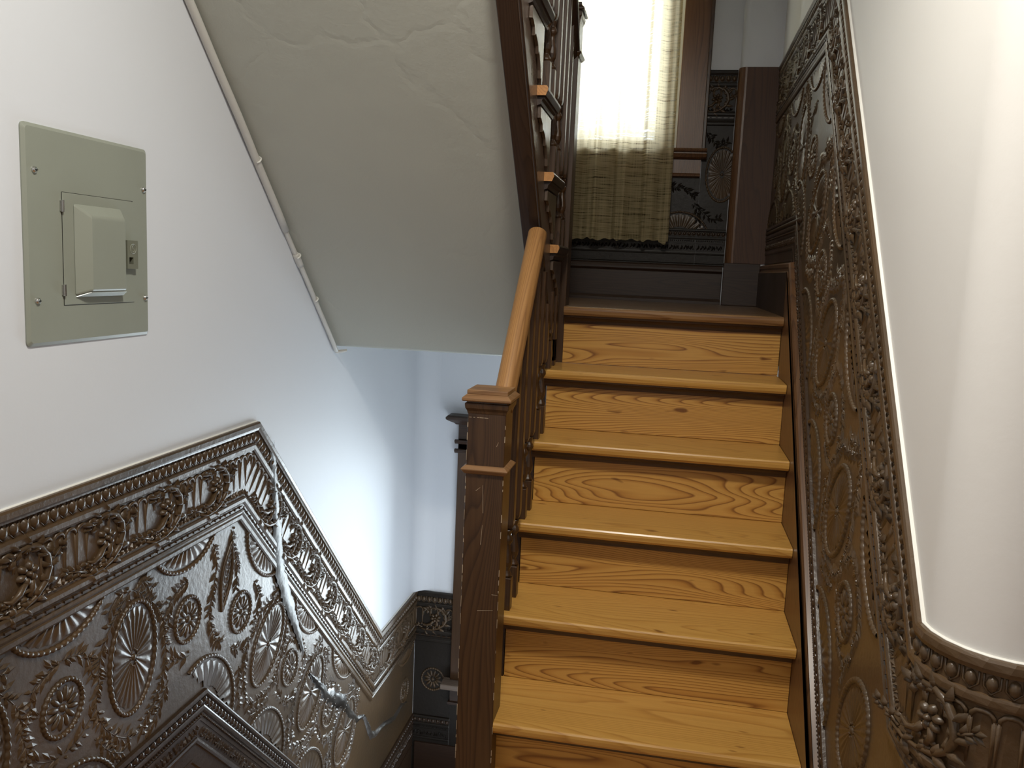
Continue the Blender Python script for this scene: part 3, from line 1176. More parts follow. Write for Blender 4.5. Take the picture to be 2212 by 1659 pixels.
def leaf(b, x, y, ang, ln, wd, hh, w0=0.0, curl=0.0):
    c, s_ = math.cos(ang), math.sin(ang)
    pts = [(0, 0, 0), (ln * 0.45, wd / 2, 0), (ln, 0, 0.0), (ln * 0.45, -wd / 2, 0), (ln * 0.45, 0, hh), (ln * 0.1, 0, hh * 0.6)]
    vs = [(x + c * p - s_ * q, y + s_ * p + c * q, w0 + r) for p, q, r in pts]
    b.add(vs, [(0, 5, 1), (1, 5, 4), (1, 4, 2), (2, 4, 3), (3, 4, 5), (3, 5, 0)])


def dome(b, x, y, rx, ry, hh, n=8, w0=0.0, ang=0.0):
    c, s_ = math.cos(ang), math.sin(ang)
    vs = []
    for f, g in ((1.0, 0.0), (0.8, 0.62), (0.4, 0.93)):
        for k in range(n):
            p, q = rx * f * math.cos(2 * math.pi * k / n), ry * f * math.sin(2 * math.pi * k / n)
            vs.append((x + c * p - s_ * q, y + s_ * p + c * q, w0 + hh * g))
    vs.append((x, y, w0 + hh))
    fs = [(i * n + k, i * n + (k + 1) % n, (i + 1) * n + (k + 1) % n, (i + 1) * n + k) for i in range(2) for k in range(n)]
    fs += [(2 * n + k, 2 * n + (k + 1) % n, 3 * n) for k in range(n)]
    b.add(vs, fs)


def rope(b, rx, ry, r, beads, w0=0.0, hh=None):
    """closed beaded rim."""
    m = beads * 4
    prof = 6
    hh = hh or r

    def P(i, j):
        a = 2 * math.pi * i / m
        k = r * (0.72 + 0.42 * abs(math.sin(beads * a / 2)))
        q = math.pi * j / (prof - 1)
        e = k * math.cos(q)
        return ((rx + e) * math.cos(a), (ry + e) * math.sin(a), w0 + hh / r * k * math.sin(q))
    b.grid(P, m, prof, True)


def ridge(b, p0, p1, w_0, w_1, h0, h1, z0=0.0):
    """tapered rib from p0 to p1."""
    d = Vector((p1[0] - p0[0], p1[1] - p0[1]))
    if d.length < 1e-6:
        return
    q = Vector((-d.y, d.x)).normalized()
    vs = [(p0[0] + q.x * w_0, p0[1] + q.y * w_0, z0), (p0[0], p0[1], z0 + h0), (p0[0] - q.x * w_0, p0[1] - q.y * w_0, z0),
          (p1[0] + q.x * w_1, p1[1] + q.y * w_1, z0), (p1[0], p1[1], z0 + h1), (p1[0] - q.x * w_1, p1[1] - q.y * w_1, z0)]
    b.add(vs, [(0, 1, 4, 3), (1, 2, 5, 4), (0, 2, 1), (3, 4, 5)])


def fan_oval(rx, ry, ribs, beads, lo=-9.0, hi=9.0):
    """rimmed oval with a fan of dished petals round a boss; the dish between ribs is real relief."""
    b = MB()
    rope(b, rx, ry, 0.0052, beads, 0.0, 0.0062)
    nr = 6
    m = ribs * 6
    ex = rx - 0.010
    ey = ry - 0.010

    def P(i, j):
        a = 2 * math.pi * i / m
        f = 0.16 + 0.84 * j / (nr - 1)
        ph = (i % 6) / 6.0
        ripple = abs(math.cos(math.pi * ph)) ** 2.2
        h = 0.0010 + 0.0046 * ripple * (0.25 + 0.75 * f)
        if j == nr - 1:
            h = 0.0008
            f = 1.0 - 0.030 * abs(math.cos(math.pi * ph)) ** 2
        return (ex * f * math.cos(a), ey * f * math.sin(a), h)
    b.grid(P, m, nr, True)
    k = min(rx, ry) * 0.10
    for i in range(8):
        a = 2 * math.pi * i / 8
        dome(b, ex * 0.17 * math.cos(a), ey * 0.17 * math.sin(a), k * 0.45, k * 0.45, 0.004, 6)
    dome(b, 0, 0, k, k, 0.006, 8)
    b.f = [f for f in b.f if all(lo < b.v[i][1] < hi for i in f)]
    used = sorted({i for f in b.f for i in f})
    new = {o: i for i, o in enumerate(used)}
    b.v = [b.v[i] for i in used]
    b.f = [tuple(new[i] for i in f) for f in b.f]
    return b.mesh('fan_medallion', M['lin'], True)


def rosette(r, petals):
    b = MB()
    rope(b, r, r, 0.0048, 30, 0.0, 0.006)
    for i in range(petals):
        a = 2 * math.pi * (i + 0.5) / petals
        rm = r * 0.52
        dome(b, rm * math.cos(a), rm * math.sin(a), r * 0.30, r * 0.115, 0.0050, 8, 0.0, a)
    dome(b, 0, 0, r * 0.16, r * 0.16, 0.006, 8)
    return b.mesh('rosette', M['lin'], True)


def almond(h, wd):
    b = MB()
    n = 28
    side = [(wd * math.sin(math.pi * i / n) ** 1.15, -h + 2 * h * i / n) for i in range(n + 1)]
    loop = [(x, y, 0.001) for x, y in side] + [(-x, y, 0.001) for x, y in side[::-1][1:-1]]
    m = len(loop)
    rads = [0.0042 + 0.0016 * (i % 2) for i in range(m + 1)]
    b.tube(loop + [loop[0]], rads, 6, False)
    for i in range(7):
        y = -h * 0.62 + i * h * 0.2
        q = wd * 0.55 * math.sin(math.pi * (y + h) / (2 * h))
        leaf(b, 0, y, math.radians(62), q * 1.5 + 0.008, 0.008, 0.004)
        leaf(b, 0, y, math.radians(118), q * 1.5 + 0.008, 0.008, 0.004)
    return b.mesh('almond_medallion', M['lin'], True)


def scroll():
    """acanthus scroll with a flower, sprigs left and right and a trail of leaves below."""
    b = MB()
    stem = [(-0.066, -0.052), (-0.040, -0.062), (-0.010, -0.060), (0.018, -0.050), (0.040, -0.030), (0.050, -0.004), (0.046, 0.022), (0.032, 0.042), (0.010, 0.052), (-0.012, 0.050), (-0.030, 0.040), (-0.036, 0.028)]
    rad = [0.004, 0.005, 0.006, 0.0075, 0.009, 0.010, 0.0105, 0.010, 0.009, 0.0075, 0.006, 0.004]
    b.tube([(x, y, 0.002) for x, y in stem], [r * 0.72 for r in rad], 7)
    for i in range(1, len(stem) - 1):
        (xa, ya), (xb, yb) = stem[i - 1], stem[i + 1]
        a = math.atan2(yb - ya, xb - xa)
        x, y = stem[i]
        for sgn, ln in ((-1, 0.033), (-1, 0.025), (1, 0.022)):
            leaf(b, x - 0.006 * (ln < 0.022) * math.cos(a), y - 0.006 * (ln < 0.022) * math.sin(a), a + sgn * math.radians(58 if sgn < 0 else 44), ln, 0.014, 0.011, 0.001)
    for i in range(6):
        a = 2 * math.pi * i / 6 + 0.3
        dome(b, 0.004 + 0.0145 * math.cos(a), 0.002 + 0.0145 * math.sin(a), 0.010, 0.0075, 0.009, 7, 0.0, a)
    dome(b, 0.004, 0.002, 0.0065, 0.0065, 0.013, 7)
    for q in ([(-0.004, -0.014), (-0.016, -0.030), (-0.034, -0.038), (-0.048, -0.030)], [(0.010, -0.012), (0.012, -0.028), (0.004, -0.042)]):
        b.tube([(x, y, 0.003) for x, y in q], [0.006, 0.0065, 0.005, 0.002][:len(q)], 6)
        for (x, y) in q[1:]:
            leaf(b, x, y, math.radians(200), 0.020, 0.010, 0.008)
            leaf(b, x, y, math.radians(285), 0.016, 0.009, 0.007)
    b.tube([(0.044, 0.004, 0.002), (0.062, 0.012, 0.002), (0.080, 0.026, 0.002)], [0.004, 0.0032, 0.002], 5)
    for x, y, a in ((0.060, 0.011, 80), (0.066, 0.015, -10), (0.078, 0.025, 70), (0.080, 0.026, 25), (0.079, 0.024, -20)):
        leaf(b, x, y, math.radians(a), 0.020, 0.010, 0.009)
    b.tube([(-0.052, -0.050, 0.002), (-0.075, -0.040, 0.002), (-0.098, -0.034, 0.002)], [0.003, 0.0028, 0.002], 5)
    for x, y, a in ((-0.066, -0.044, 110), (-0.070, -0.042, 215), (-0.082, -0.038, 120), (-0.086, -0.037, 225), (-0.096, -0.034, 130), (-0.097, -0.034, 180), (-0.096, -0.034, 235)):
        leaf(b, x, y, math.radians(a), 0.019, 0.011, 0.008)
    leaf(b, -0.018, 0.040, math.radians(150), 0.026, 0.012, 0.009)
    leaf(b, -0.030, 0.040, math.radians(110), 0.020, 0.011, 0.009)
    leaf(b, -0.034, 0.036, math.radians(190), 0.022, 0.011, 0.009)
    return b.mesh('scroll_ornament', M['lin'], True)


def flute(ln=0.080):
    """hood and two ribs that fade out downwards: one channel of the fluted frieze."""
    b = MB()
    w = 0.0135
    top_ = [(-w, -0.012), (-w * 0.92, -0.005), (-w * 0.55, 0.0005), (0, 0.002), (w * 0.55, 0.0005), (w * 0.92, -0.005), (w, -0.012)]
    b.tube([(x, y, 0.0005) for x, y in top_], [0.0028, 0.0032, 0.004, 0.0046, 0.004, 0.0032, 0.0028], 6)
    for sg in (-1, 1):
        ridge(b, (sg * w, -0.010), (sg * w * 0.98, -ln), 0.0034, 0.0012, 0.0042, 0.0006)
    return b.mesh('flute', M['lin'], True)


def egg(l, wd, hh, mat):
    b = MB()
    dome(b, 0, 0.0, wd, l, hh, 8)
    vs = [(-wd * 1.25, l, 0), (-wd * 1.25, -l * 0.4, 0), (0, -l * 1.25, 0), (wd * 1.25, -l * 0.4, 0), (wd * 1.25, l, 0)]
    b.tube([(x, y, 0.0) for x, y, z in vs], 0.0018, 5)
    return b.mesh('egg', mat, True)


ME = {}
ME['scroll'] = scroll()
ME['flute'] = flute()
ME['flute_short'] = flute(0.036)
ME['rosette'] = rosette(0.052, 12)
ME['oval'] = fan_oval(0.076, 0.118, 22, 46)
ME['topfan'] = fan_oval(0.126, 0.080, 26, 52, hi=-0.024)
ME['lowfan'] = fan_oval(0.148, 0.128, 26, 62, lo=0.040)
ME['almond'] = almond(0.088, 0.024)
ME['egg'] = egg(0.0125, 0.0085, 0.0075, M['lin'])
ME['egg_low'] = egg(0.0085, 0.008, 0.0065, M['lin_low'])
pl = MB()
pl.box(-0.0075, 0.0075, -0.0022, 0.0022, 0, 0.004)
ME['dash'] = pl.mesh('dash', M['lin_low'])


def garland(W, fr, path, k, sc, rng, parent, w0, mat):
    """laurel spray: leaves set in pairs along a stem; joined, too many and too small to name one by one."""
    b = MB()
    pts = []
    ln_ = sum(math.hypot(path[q + 1][0] - path[q][0], path[q + 1][1] - path[q][1]) for q in range(len(path) - 1))
    n = max(5, int(ln_ / 0.0125))
    m = len(path) - 1
    for i in range(n):
        t = i / (n - 1) * m
        j = min(int(t), m - 1)
        f = t - j
        p = [path[max(j - 1, 0)], path[j], path[j + 1], path[min(j + 2, m)]]
        q = []
        for c in range(2):
            a0, a1, a2, a3 = (p[x][c] for x in range(4))
            q.append(0.5 * (2 * a1 + (a2 - a0) * f + (2 * a0 - 5 * a1 + 4 * a2 - a3) * f * f + (3 * a1 - a0 - 3 * a2 + a3) * f ** 3))
        pts.append(q)
    b.tube([(x, y, 0.0004) for x, y in pts], 0.0011, 4)
    for i in range(n - 1):
        (xa, ya), (xb, yb) = pts[i], pts[i + 1]
        a = math.atan2(yb - ya, xb - xa)
        for sg in (-1, 1):
            for q in range(1 + (rng.random() < 0.25)):
                ln = sc * rng.uniform(0.022, 0.034)
                leaf(b, xa + rng.uniform(0, 1) * (xb - xa), ya + rng.uniform(0, 1) * (yb - ya), a + sg * math.radians(rng.uniform(28, 62)), ln, ln * 0.38, rng.uniform(0.003, 0.005))
        if rng.random() < 0.3:
            dome(b, xa + rng.uniform(-.012, .012), ya + rng.uniform(-.012, .012), 0.0035, 0.0035, 0.004, 6)
    vs = [fr(p[0], p[1], w0 + p[2]) for p in b.v]
    b.v = vs
    o = b.build('laurel_garland', mat, parent, smooth=False)
    o['kind'] = 'stuff'
    return o


WK = 0.55           # the covering is thin: plate heights are scaled by this


def wainscot(W, label, pts, L, ground, orn=None, mats=('lin', 'lin_low'), detail=True, top=True, caulk=True, curve=None, frieze_s=None, scale=1.0, seed=1, loc=(0, 0, 0)):
    lin, low = M[mats[0]], M[mats[1]]
    t = thing('wainscot', label, 'wainscot', loc)
    rng = random.Random(seed)
    n = len(pts) - 1
    Ls = L if hasattr(L, '__len__') else [L] * n

    def sweep(name, prof, mat, low_part=False):
        b = MB()
        rows = []
        for d, w in prof:
            ds = [l + d for l in Ls] if low_part else d
            line = offset_poly(pts, ds)
            dense = [line[0]]
            for (ua, va), (ub, vb) in zip(line[:-1], line[1:]):
                k = 1
                if curve and ub > curve[0] + 0.2:
                    k = 40
                for i in range(1, k + 1):
                    dense.append((ua + (ub - ua) * i / k, va + (vb - va) * i / k))
            rows.append([W.P(u, v, w * WK) for u, v in dense])
        b.grid(lambda i, j: rows[i][j], len(rows), len(rows[0]))
        o = b.build(name, mat, t)
        return o
    if top:
        if caulk:
            sweep('paint_line', [(-0.0020, 0.0), (-0.0020, 0.006), (-0.0008, 0.010), (0.0, 0.010)], M['strap'])
        sweep('cap_moulding', [(0.0, 0.0), (0.0, 0.021), (0.004, 0.026), (0.014, 0.027), (0.018, 0.023), (0.0215, 0.021), (0.022, 0.012)], lin)
        sweep('bead_channel', [(0.022, 0.011), (0.053, 0.011)], lin)
        sweep('fillet', [(0.053, 0.011), (0.0535, 0.018), (0.058, 0.021), (0.067, 0.021), (0.0715, 0.016), (0.072, 0.009)], lin)
        sweep('frieze_panel', [(0.072, 0.010), (0.080, 0.0085), (0.176, 0.0085), (0.182, 0.011)], lin)
        sweep('border_moulding', [(0.182, 0.009), (0.1825, 0.016), (0.187, 0.021), (0.195, 0.021), (0.199, 0.016), (0.2005, 0.013), (0.213, 0.013), (0.2145, 0.017), (0.219, 0.0195), (0.223, 0.017), (0.225, 0.015), (0.228, 0.0185), (0.236, 0.0185), (0.240, 0.014), (0.241, 0.003)], lin)
    b = MB()
    topl = offset_poly(pts, 0.236 if top else 0.0)
    botl = offset_poly(pts, [l + 0.004 for l in Ls])
    rows = [[], []]
    for r_, line in ((0, topl), (1, botl)):
        dense = [line[0]]
        for (ua, va), (ub, vb) in zip(line[:-1], line[1:]):
            k = 40 if curve and ub > curve[0] + 0.2 else 1
            for i in range(1, k + 1):
                dense.append((ua + (ub - ua) * i / k, va + (vb - va) * i / k))
        rows[r_] = [W.P(u, v, 0.0025) for u, v in dense]
    b.grid(lambda i, j: rows[i][j], 2, len(rows[0]))
    b.build('field_panel', lin, t)
    sweep('base_border', [(0.0, 0.002), (0.001, 0.018), (0.005, 0.022), (0.010, 0.022), (0.013, 0.018), (0.0135, 0.012), (0.034, 0.012), (0.0345, 0.017), (0.038, 0.0195), (0.044, 0.0195), (0.048, 0.016), (0.0485, 0.011),
                          (0.062, 0.011), (0.0625, 0.014), (0.068, 0.014), (0.0685, 0.0105), (0.104, 0.0105), (0.1045, 0.016), (0.110, 0.018), (0.116, 0.016), (0.117, 0.011), (0.119, 0.009)], low, True)
    if ground:
        sweep('base_board', [(0.119, 0.009), (0.150, 0.009), (0.1505, 0.0125), (0.156, 0.0125), (0.160, 0.007), (ground, 0.007)], low, True)
    segs = []
    for i in range(n):
        (u0, v0), (u1, v1) = pts[i], pts[i + 1]
        l_ = math.hypot(u1 - u0, v1 - v0)
        segs.append((u0, v0, (u1 - u0) / l_, (v1 - v0) / l_, l_, math.atan2(v1 - v0, u1 - u0)))

    def uv(i, s, d):
        u0, v0, c, sn, l_, a = segs[i]
        return u0 + c * s + sn * d, v0 + sn * s - c * d

    def rng_s(i, d):
        line = offset_poly(pts, d)
        u0, v0, c, sn, l_, a = segs[i]
        f = lambda p: (p[0] - u0) * c + (p[1] - v0) * sn
        return f(line[i]), f(line[i + 1])

    def put(name, me, i, s, d, w, tilt=0.0, sx=1.0, sy=1.0):
        u, v = uv(i, s, d)
        return inst(name, me, W.mat(u, v, w * WK if w > 0.004 else w, segs[i][5] + tilt, sx, sy), t)

    def row(name, me, d, step, w, low_part=False, jitter=0.0):
        for i in range(n):
            dd = d + Ls[i] if low_part else d
            lo, hi = rng_s(i, dd)
            k = max(1, int((hi - lo) / step))
            st = (hi - lo) / k
            for j in range(k):
                put(name, me, i, lo + st * (j + 0.5), dd, w, 0.0, st / step, 1.0)
    if top:
        row('egg', ME['egg'], 0.0365, 0.0235 * scale, 0.011)
    if detail:
        row('egg', ME['egg_low'], 0.0225, 0.021 * scale, 0.012, True)
        if top:
            row('dash', ME['dash'], 0.2068, 0.0235, 0.013)
            for i in range(n):
                lo, hi = rng_s(i, 0.0795)
                st0 = 0.0305 * scale
                k = max(1, int((hi - lo) / st0))
                st = (hi - lo) / k
                for j in range(k):
                    sc = lo + st * (j + 0.5)
                    near = False
                    if frieze_s and frieze_s[i] is not None:
                        q = (sc - frieze_s[i][0] + 0.010) / frieze_s[i][1]
                        near = abs(q - round(q)) * frieze_s[i][1] < 0.052
                    put('flute', ME['flute_short'] if near else ME['flute'], i, sc, 0.0795, 0.0085, 0.0, st / 0.0305, 1.0)
        for i in range(n):
            if not frieze_s or frieze_s[i] is None:
                continue
            s0, step = frieze_s[i]
            lo, hi = rng_s(i, 0.127)
            s = s0
            while s < hi - 0.05:
                if s > lo + 0.04:
                    put('scroll_ornament', ME['scroll'], i, s, 0.125, 0.0085, 0.0, 1.08 * scale ** 0.5, 0.94)
                s += step
        # trail of small leaves along the foot of the frieze and the leaf band of the base border: joined
        b = MB()
        for i in range(n if top else 0):
            lo, hi = rng_s(i, 0.176)
            s = lo + 0.01
            while s < hi - 0.01:
                u, v = uv(i, s, 0.176)
                if not (curve and u > curve[0]):
                    c = MB()
                    for a in (25, 155, 70):
                        leaf(c, 0, 0, math.radians(a + rng.uniform(-15, 15)), rng.uniform(0.012, 0.019), 0.007, 0.005)
                    b.add(c.v, c.f, W.mat(u, v, 0.0085 * WK, segs[i][5]))
                s += 0.014
        if top:
            o = b.build('leaf_trail', lin, t)
            o['kind'] = 'stuff'
        b = MB()
        for i in range(n):
            dd = Ls[i] + 0.086
            lo, hi = rng_s(i, dd)
            s = lo + 0.008
            while s < hi - 0.008:
                u, v = uv(i, s, dd)
                c = MB()
                leaf(c, -0.004, -0.012, math.radians(70 + rng.uniform(-25, 25)), 0.022, 0.009, 0.006)
                leaf(c, 0.004, 0.012, math.radians(-75 + rng.uniform(-25, 25)), 0.019, 0.008, 0.005)
                dome(c, 0.007, rng.uniform(-.01, .01), 0.0035, 0.0035, 0.005, 5)
                b.add(c.v, c.f, W.mat(u, v, 0.0105 * WK, segs[i][5]))
                s += 0.0165
            dd = Ls[i] + 0.055
            lo, hi = rng_s(i, dd)
            s = lo + 0.004
            while s < hi - 0.004:
                u, v = uv(i, s, dd)
                c = MB()
                dome(c, 0, 0, 0.0032, 0.0032, 0.005, 5)
                b.add(c.v, c.f, W.mat(u, v, 0.011 * WK, segs[i][5]))
                s += 0.0095
        o = b.build('leaf_border', low, t)
        o['kind'] = 'stuff'
    w0 = 0.0025
    for it in (orn or []):
        kind, i, s, d = it[:4]
        tilt = it[4] if len(it) > 4 else 0.0
        sx = it[5] if len(it) > 5 else 1.0
        sy = it[6] if len(it) > 6 else sx
        name = {'oval': 'oval_medallion', 'topfan': 'fan_medallion', 'lowfan': 'fan_medallion', 'rosette': 'rosette', 'almond': 'almond_medallion'}[kind]
        put(name, ME[kind], i, s, d, w0, tilt, sx, sy)

    def spray(i, path):
        garland(W, lambda x, y, w: W.P(*uv(i, x, -y), w), [(s, -d) for s, d in path], 1, scale, rng, t, w0, lin)
    return t, spray, uv, rng_s


LEFT = WallFrame((XW, KO[1], KO[2]), (0, 1, 0), (1, 0, 0), None, K)
RIGHT = WallFrame((XR, 0, 0), (0, -1, 0), (-1, 0, 0), (CORNER, CR))
BACK = WallFrame((0, YU, 0), (1, 0, 0), (0, -1, 0))
LOW = WallFrame((KO[0], YL, KO[2]), (1, 0, 0), (0, -1, 0), None, K)


def sprays(spray, i, half, f, lim, k=1.0, lows=()):
    """laurel round the tall ovals (half), in segment i, kept between the limits."""
    lo, hi = lim
    ok = lambda p: [q for q in p if lo + 0.02 < q[0] < hi - 0.02]
    for s in half:
        for sg in (-1, 1):
            for p in ([(s + sg * 0.004 * k, 0.262), (s + sg * 0.055 * k, 0.300 * k), (s + sg * 0.098 * k, 0.35 * k), (s + sg * 0.110 * k, 0.40 * k)],
                      [(s + sg * 0.020 * k, 0.255), (s + sg * 0.050 * k, 0.262 * k), (s + sg * 0.075 * k, 0.285 * k)],
                      [(s + sg * 0.208 * k, 0.318 * k), (s + sg * 0.170 * k, 0.326 * k), (s + sg * 0.135 * k, 0.345 * k), (s + sg * 0.128 * k, 0.395 * k)],
                      [(s + sg * 0.108 * k, 0.405 * k), (s + sg * 0.118 * k, 0.455 * k), (s + sg * 0.100 * k, 0.505 * k), (s + sg * 0.060 * k, 0.550 * k), (s + sg * 0.012 * k, 0.582 * k)],
                      [(s + sg * 0.208 * k, 0.500 * k), (s + sg * 0.168 * k, 0.492 * k), (s + sg * 0.132 * k, 0.470 * k)],
                      [(s + sg * 0.125 * k, 0.520 * k), (s + sg * 0.080 * k, 0.572 * k), (s + sg * 0.040 * k, 0.598 * k)]):
                p = ok(p)
                if len(p) >= 3:
                    spray(i, p)


def left_wainscot():
    pts = [(-2.35, 1.118), (-0.910, 1.118), (0.135, 0.083), (0.625, 0.083)]
    u0 = -2.35
    orn = []
    for u in (-2.08, -1.66, -1.245):
        orn += [('topfan', 0, u - u0, 0.208), ('rosette', 0, u - u0, 0.41)]
    for u in (-1.87, -1.45):
        orn += [('oval', 0, u - u0, 0.408, -0.10)]
    for u in (-2.08, -1.66):
        orn += [('lowfan', 0, u - u0, 0.665)]
    orn += [('almond', 0, -1.068 - u0, 0.368, -0.30)]
    for s in (0.285, 0.705, 1.13):
        orn += [('topfan', 1, s, 0.208), ('rosette', 1, s, 0.41), ('lowfan', 1, s, 0.665)]
    for s in (0.505, 0.925, 1.35):
        orn += [('oval', 1, s, 0.412)]
    orn += [('rosette', 2, 0.35, 0.42), ('topfan', 2, 0.36, 0.21)]
    t, spray, uv, rs = wainscot(LEFT, 'brown embossed wainscot on the left wall below the fuse panel, stepping down the stairs', pts, [0.614, 0.621, 0.605], 0.36,
                                orn, frieze_s=[(-1.747 - u0 - 0.205 * 2, 0.2065), (0.235, 0.2005), (0.12, 0.2)], seed=3, loc=(XW, -1.0, 0.0))
    sprays(spray, 0, [-1.87 - u0, -1.45 - u0], [], (0.2, -1.11 - u0))
    spray(0, [(-1.13 - u0, 0.265), (-1.115 - u0, 0.32), (-1.13 - u0, 0.38), (-1.15 - u0, 0.44), (-1.13 - u0, 0.50), (-1.10 - u0, 0.53)])
    spray(0, [(-1.045 - u0, 0.255), (-1.03 - u0, 0.31), (-1.015 - u0, 0.36), (-1.02 - u0, 0.42)])
    sprays(spray, 1, [0.505, 0.925, 1.35], [], (0.20, 1.52))
    # torn seam between the two sheets, and the tear that runs down to the lower landing
    seam = [(-0.835, 1.050), (-0.822, 0.96), (-0.810, 0.86), (-0.795, 0.76), (-0.776, 0.66), (-0.735, 0.57), (-0.690, 0.49), (-0.650, 0.42), (-0.615, 0.345)]
    wd = [0.012, 0.016, 0.018, 0.022, 0.024, 0.022, 0.018, 0.014, 0.006]
    rng = random.Random(5)

    def ribbon(path, widths, hmax, base, nseg=70, nw=9):
        P0 = []
        m = len(path) - 1
        for i in range(nseg):
            q = i / (nseg - 1) * m
            j = min(int(q), m - 1)
            f = q - j
            u = path[j][0] * (1 - f) + path[j + 1][0] * f
            v = path[j][1] * (1 - f) + path[j + 1][1] * f
            w = widths[j] * (1 - f) + widths[j + 1] * f
            du, dv = path[j + 1][0] - path[j][0], path[j + 1][1] - path[j][1]
            l_ = math.hypot(du, dv)
            nx, ny = -dv / l_, du / l_
            wl, wr = w * rng.uniform(0.8, 1.2), w * rng.uniform(0.8, 1.2)
            jg = rng.uniform(-0.12, 0.12) * w
            r = []
            for k in range(nw):
                e = -1 + 2 * k / (nw - 1)
                ww = wl if e < 0 else wr
                hh = 0.0 if k in (0, nw - 1) else hmax * (1 - e * e) * rng.uniform(0.6, 1.1)
                r.append(LEFT.P(u + nx * (e * ww + jg), v + ny * (e * ww + jg), base + hh))
            P0.append(r)
        b = MB()
        b.grid(lambda i, j: P0[i][j], nseg, nw)
        return b
    ribbon(seam, [w * 1.15 for w in wd], 0.004, 0.009).build('torn_seam', M['torn'], t, smooth=True, label='grey smeared seam where the sheets are torn')
    tear = [(-0.560, 0.245), (-0.52, 0.205), (-0.46, 0.150), (-0.40, 0.085), (-0.34, 0.045), (-0.27, 0.00), (-0.19, -0.085), (-0.11, -0.155), (-0.045, -0.175)]
    ribbon(tear, [0.004, 0.016, 0.022, 0.026, 0.030, 0.028, 0.020, 0.014, 0.006], 0.009, 0.002, 40).build('tear', M['crack'], t, smooth=True, label='black glossy tear in the wallcovering')
    tear2 = [(-0.045, -0.175), (0.00, -0.235), (0.045, -0.305), (0.10, -0.330), (0.20, -0.345), (0.33, -0.392), (0.44, -0.385), (0.50, -0.400)]
    ribbon(tear2, [0.006, 0.012, 0.016, 0.014, 0.010, 0.012, 0.008, 0.004], 0.012, 0.002, 50).build('tear', M['torn'], t, smooth=True)


def right_wainscot():
    pts = [(-1.015, 2.464), (0.325, 2.464), (CORNER, 1.045), (CORNER + 1.2, 1.045)]
    k = 1.17
    orn = []
    for s in (0.265, 0.755, 1.24, 1.73):
        orn += [('topfan', 1, s, 0.225, 0.0, k), ('rosette', 1, s, 0.50, 0.0, k), ('lowfan', 1, s, 0.81, 0.0, k)]
    for s in (0.51, 1.0, 1.49, 1.97):
        orn += [('oval', 1, s, 0.505, 0.0, k)]
    for s in (0.16, 0.65, 1.10):
        orn += [('topfan', 0, s, 0.225, 0.0, k)]
    for s in (0.16, 0.65):
        orn += [('rosette', 0, s, 0.47, 0.0, k), ('lowfan', 0, s, 0.74, 0.0, k)]
    for s in (0.405, 0.90):
        orn += [('oval', 0, s, 0.47, 0.0, k)]
    L1 = math.hypot(CORNER - 0.325, 2.464 - 1.045)
    t, spray, uv, rs = wainscot(RIGHT, 'brown embossed wainscot climbing the right wall beside the pine stairs', pts, [0.694, 0.77, 0.70], 0.165,
                                orn, curve=(CORNER, CR), frieze_s=[(0.12, 0.235), (0.20, 0.235), (0.045, 0.30)], scale=1.1, seed=11, loc=(XR, -1.0, 0.0))
    sprays(spray, 1, [0.51, 1.0, 1.49, 1.97], [], (0.36, L1 - 0.02), k)
    sprays(spray, 0, [0.405, 0.90], [], (0.02, 1.2), k)


def back_wainscot():
    x0 = -0.2815
    pts = [(x0, 2.464), (-0.150, 2.464)]
    orn = [('oval', 0, -0.187 - x0, 0.455, 0.0, 0.92, 1.02)]
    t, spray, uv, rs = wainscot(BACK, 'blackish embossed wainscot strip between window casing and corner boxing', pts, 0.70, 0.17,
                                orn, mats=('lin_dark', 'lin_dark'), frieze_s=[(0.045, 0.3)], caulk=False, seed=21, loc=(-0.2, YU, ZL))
    spray(0, [(0.012, 0.27), (0.04, 0.30), (0.07, 0.33), (0.105, 0.31)])
    spray(0, [(0.00, 0.60), (0.03, 0.63), (0.07, 0.66), (0.10, 0.65)])
    pts = [(-1.0, 1.991), (x0 - 0.0005, 1.991)]
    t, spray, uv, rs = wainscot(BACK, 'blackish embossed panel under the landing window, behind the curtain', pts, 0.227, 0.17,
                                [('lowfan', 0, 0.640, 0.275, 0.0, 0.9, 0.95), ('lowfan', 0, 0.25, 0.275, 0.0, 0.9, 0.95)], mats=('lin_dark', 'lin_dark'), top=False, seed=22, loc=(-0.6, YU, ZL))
    spray(0, [(0.56, 0.03), (0.60, 0.04), (0.65, 0.05), (0.70, 0.08)])
    spray(0, [(0.70, 0.11), (0.715, 0.15), (0.72, 0.19), (0.725, 0.22)])


def low_wainscot():
    pts = [(-1.4275, 0.078), (-1.2525, 0.078)]
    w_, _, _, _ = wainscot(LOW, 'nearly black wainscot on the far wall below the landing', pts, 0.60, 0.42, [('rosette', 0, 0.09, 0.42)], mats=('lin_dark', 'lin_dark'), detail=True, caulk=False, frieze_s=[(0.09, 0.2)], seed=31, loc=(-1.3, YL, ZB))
    b = MB()
    b.box(XW + 0.02, -0.3, YL - 0.016, YL, ZB, ZB + 0.20)
    struct(b.build('baseboard_back', M['oak_x'], bevel=0.003))
    b = MB()
    b.box(kx(-1.2515), -0.3, YL - 0.006, YL - 0.0005, ZB + 0.20, kz(-0.44))
    b.build('panel_under_window', M['lin_dark'], w_)


left_wainscot()
right_wainscot()
back_wainscot()
low_wainscot()

# ------------------------------------------------------------------ electrical panel
XO = (XW - KO[0]) / K      # the left wall before the scaling about the camera


